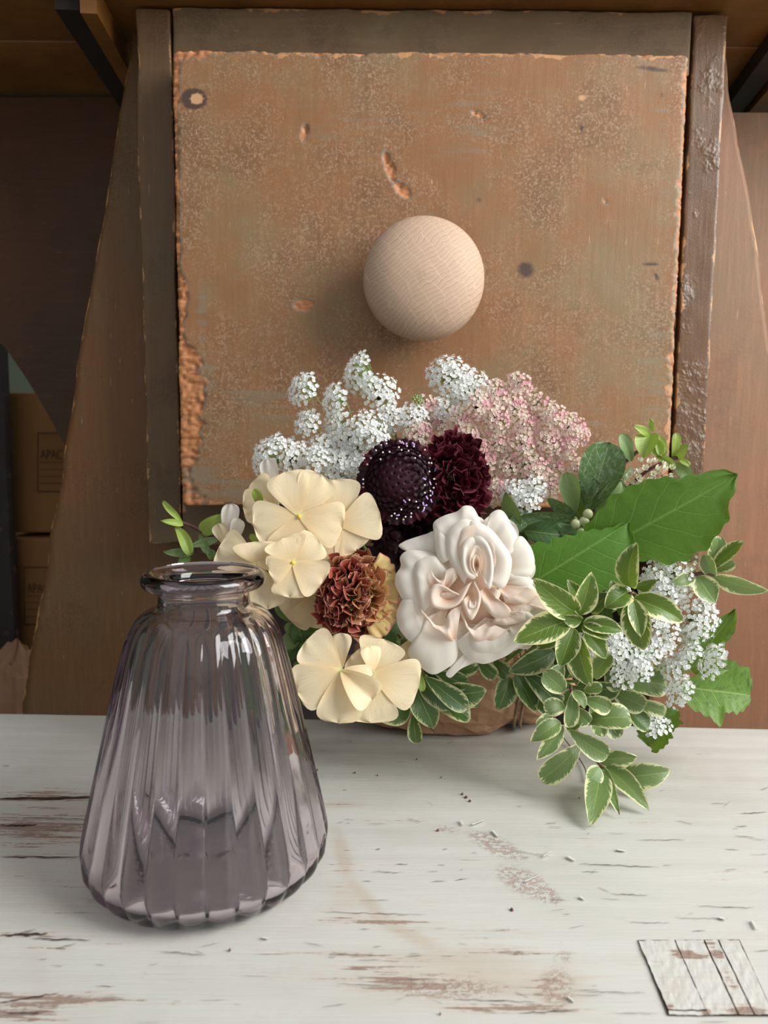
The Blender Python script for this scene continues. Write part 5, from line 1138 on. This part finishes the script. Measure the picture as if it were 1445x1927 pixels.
# ivy
sprig('ivy_sprig', (1085, 975), .432, [(1108, 962, 1148, 832, 96, dict(roll=5)), (1082, 965, 1066, 888, 46, dict(mat=SAGE)), (985, 998, 1056, 1008, 56, dict(mat=DEEP, Y=.42)), (978, 972, 1078, 988, 50, dict(Y=.424)), (1030, 938, 1080, 968, 32), (972, 1002, 952, 925, 36, dict(mat=SAGE)), (1120, 960, 1170, 905, 46, dict(mat=SAGE)), (1060, 990, 1120, 1010, 40, dict(mat=DEEP)), (1000, 960, 960, 1000, 40), (1100, 950, 1120, 900, 40), (1040, 1020, 1110, 1040, 46, dict(mat=DEEP))],
      'mottled dark ivy leaves behind the berries, above the big leaf', mat=IVY, group='ivy', ruf=1.5)
root = thing('berry_cluster', P(1094, 990, .412), 'four pale green berries between the ivy and the big leaf', 'berries', 'berries')
for px, py, r in [(1083, 986, 9.5), (1099, 981, 9.5), (1106, 967, 9.5), (1092, 1001, 8.5)]:
    c_ = P(px, py, .412); V, Fc = ball(c_, r*S(.412), (0, 0, 1), 1, 14); b_ = mk('berry', V, Fc, BERRY, root)
    V, Fc = tube([c_, P(1090, 1010, .425)], .0006, 5, 1); mk('stalk', V, Fc, STEM_G, root)
# right upper sprig with wine-red stems
sprig('budding_sprig', (1140, 935), .440, [(1188, 868, 1168, 815, 30, dict(mat=SAGE)), (1224, 816, 1211, 862, 42, dict(fold=.5)), (1222, 818, 1189, 798, 16), (1230, 812, 1224, 787, 12), (1240, 820, 1246, 858, 26), (1230, 850, 1270, 880, 20, dict(fold=.6)), (1265, 860, 1272, 814, 20), (1274, 864, 1298, 836, 24), (1274, 862, 1299, 878, 14), (1268, 870, 1304, 902, 30, dict(mat=SAGE)), (1225, 822, 1240, 858, 30), (1190, 880, 1170, 900, 20, dict(mat=SAGE)), (1160, 905, 1176, 930, 26, dict(mat=SAGE))],
      'lime budding sprig on wine-red stems at the upper right', mat=LIME, group='budding sprigs', stems=[[(1130, 950, 0), (1150, 905, 0), (1178, 868, 0), (1210, 842, 0)], [(1150, 950, .0), (1180, 920, .002), (1215, 888, 0), (1252, 868, 0)], [(1252, 868, 0), (1268, 862, 0), (1276, 862, 0)]], smat=STEM_R, srad=.0013)
# left sprig
sprig('left_sprig', (418, 1012), .412, [(344, 985, 306, 942, 17, dict(twist=40)), (346, 987, 302, 980, 14), (330, 992, 358, 1044, 26, dict(fold=.5)), (378, 1002, 426, 966, 32), (412, 1014, 354, 1030, 16, dict(mat=SAGE)), (368, 1038, 306, 1038, 17, dict(mat=SAGE)), (356, 1044, 334, 1060, 20, dict(mat=GREEN2)), (400, 1052, 392, 1034, 20, dict(mat=SAGE)), (375, 1005, 395, 1045, 18, dict(mat=SAGE))],
      'thin green sprig on a purple stem left of the phlox', mat=LIME, group='budding sprigs', stems=[[(430, 1018, 0), (395, 1008, 0), (365, 992, 0), (335, 980, 0)], [(430, 1046, 0), (400, 1040, 0), (365, 1038, 0)]], smat=STEM_R, srad=.0011, to_bind=True)
bud = thing('lace_bud', P(786, 752, .45), 'single green lace bud below the worn board edge', 'bud', 'white lace flowers')
umbellet(bud, P(800, 820, .46), 786, 753, .45, 12, 90, 30, PED, PED, fsz=3, rnd=random.Random(2), kind='b')

# ------------------------------------------------------------------ kraft wrap and twine
wc = P(868, 1318, .503); wc[2] = .034
nu_, nv_ = 60, 28
u, v = np.meshgrid(np.linspace(0, 2*np.pi, nu_, endpoint=False), np.linspace(.03, math.pi-.03, nv_)); u, v = u.ravel(), v.ravel()
X, Y_, Z_ = np.sin(v)*np.cos(u), np.sin(v)*np.sin(u), np.cos(v)
fold_ = np.abs(vn(X*2.2+3, Y_*2.2, Z_*2.6+1))+.5*np.abs(vn(X*6+1, Y_*6, Z_*5))
cre = np.floor((vn(X*1.7+6, Y_*1.7, Z_*2.4)+1)*3.5)/3.5
q = 1.04-.20*fold_+.08*cre
tw = 1-.22*np.exp(-((X-.42)/.16)**2)
V = np.stack([wc[0]+.080*X*q, wc[1]+.034*Y_*q*tw, wc[2]+.041*Z_*q*tw], -1); V[:, 2] = np.maximum(V[:, 2], .0012+.0006*fold_)
root = thing('kraft_wrap', (wc[0], wc[1], .0012), 'crumpled brown kraft paper wrapped round the stems on the bench', 'paper wrap')
V = V+np.stack([np.zeros(len(V)), -.003*np.abs(vn(X*9, Y_*9, Z_*9)), np.zeros(len(V))], -1)
mk('paper', V, gridfaces(nu_, nv_-1, True), KRAFT, root, smooth=False)
tcx = wc[0]+.42*.083
for i in range(2):
    th = np.linspace(0, 2*np.pi, 30)
    pts = [np.array([tcx+.004*i+.002*math.sin(3*t), wc[1]+.0315*math.cos(t), max(.003, wc[2]+.036*math.sin(t))]) for t in th]
    V, Fc = tube(pts, .0011, 6, 2)
    if i == 0: troot = thing('jute_twine', pts[22], 'rough jute twine tied round the kraft paper', 'twine')
    mk('twine_loop', V, Fc, TWINE, troot)
V, Fc = tube([PF(1040, 1340, .47), PF(1050, 1372, .462), PZ(1062, 1390, .003), PZ(1098, 1440, .002), PZ(1104, 1470, .0018)], .0004, 5, 6); mk('loose_fibre', V, Fc, TWINE, troot)
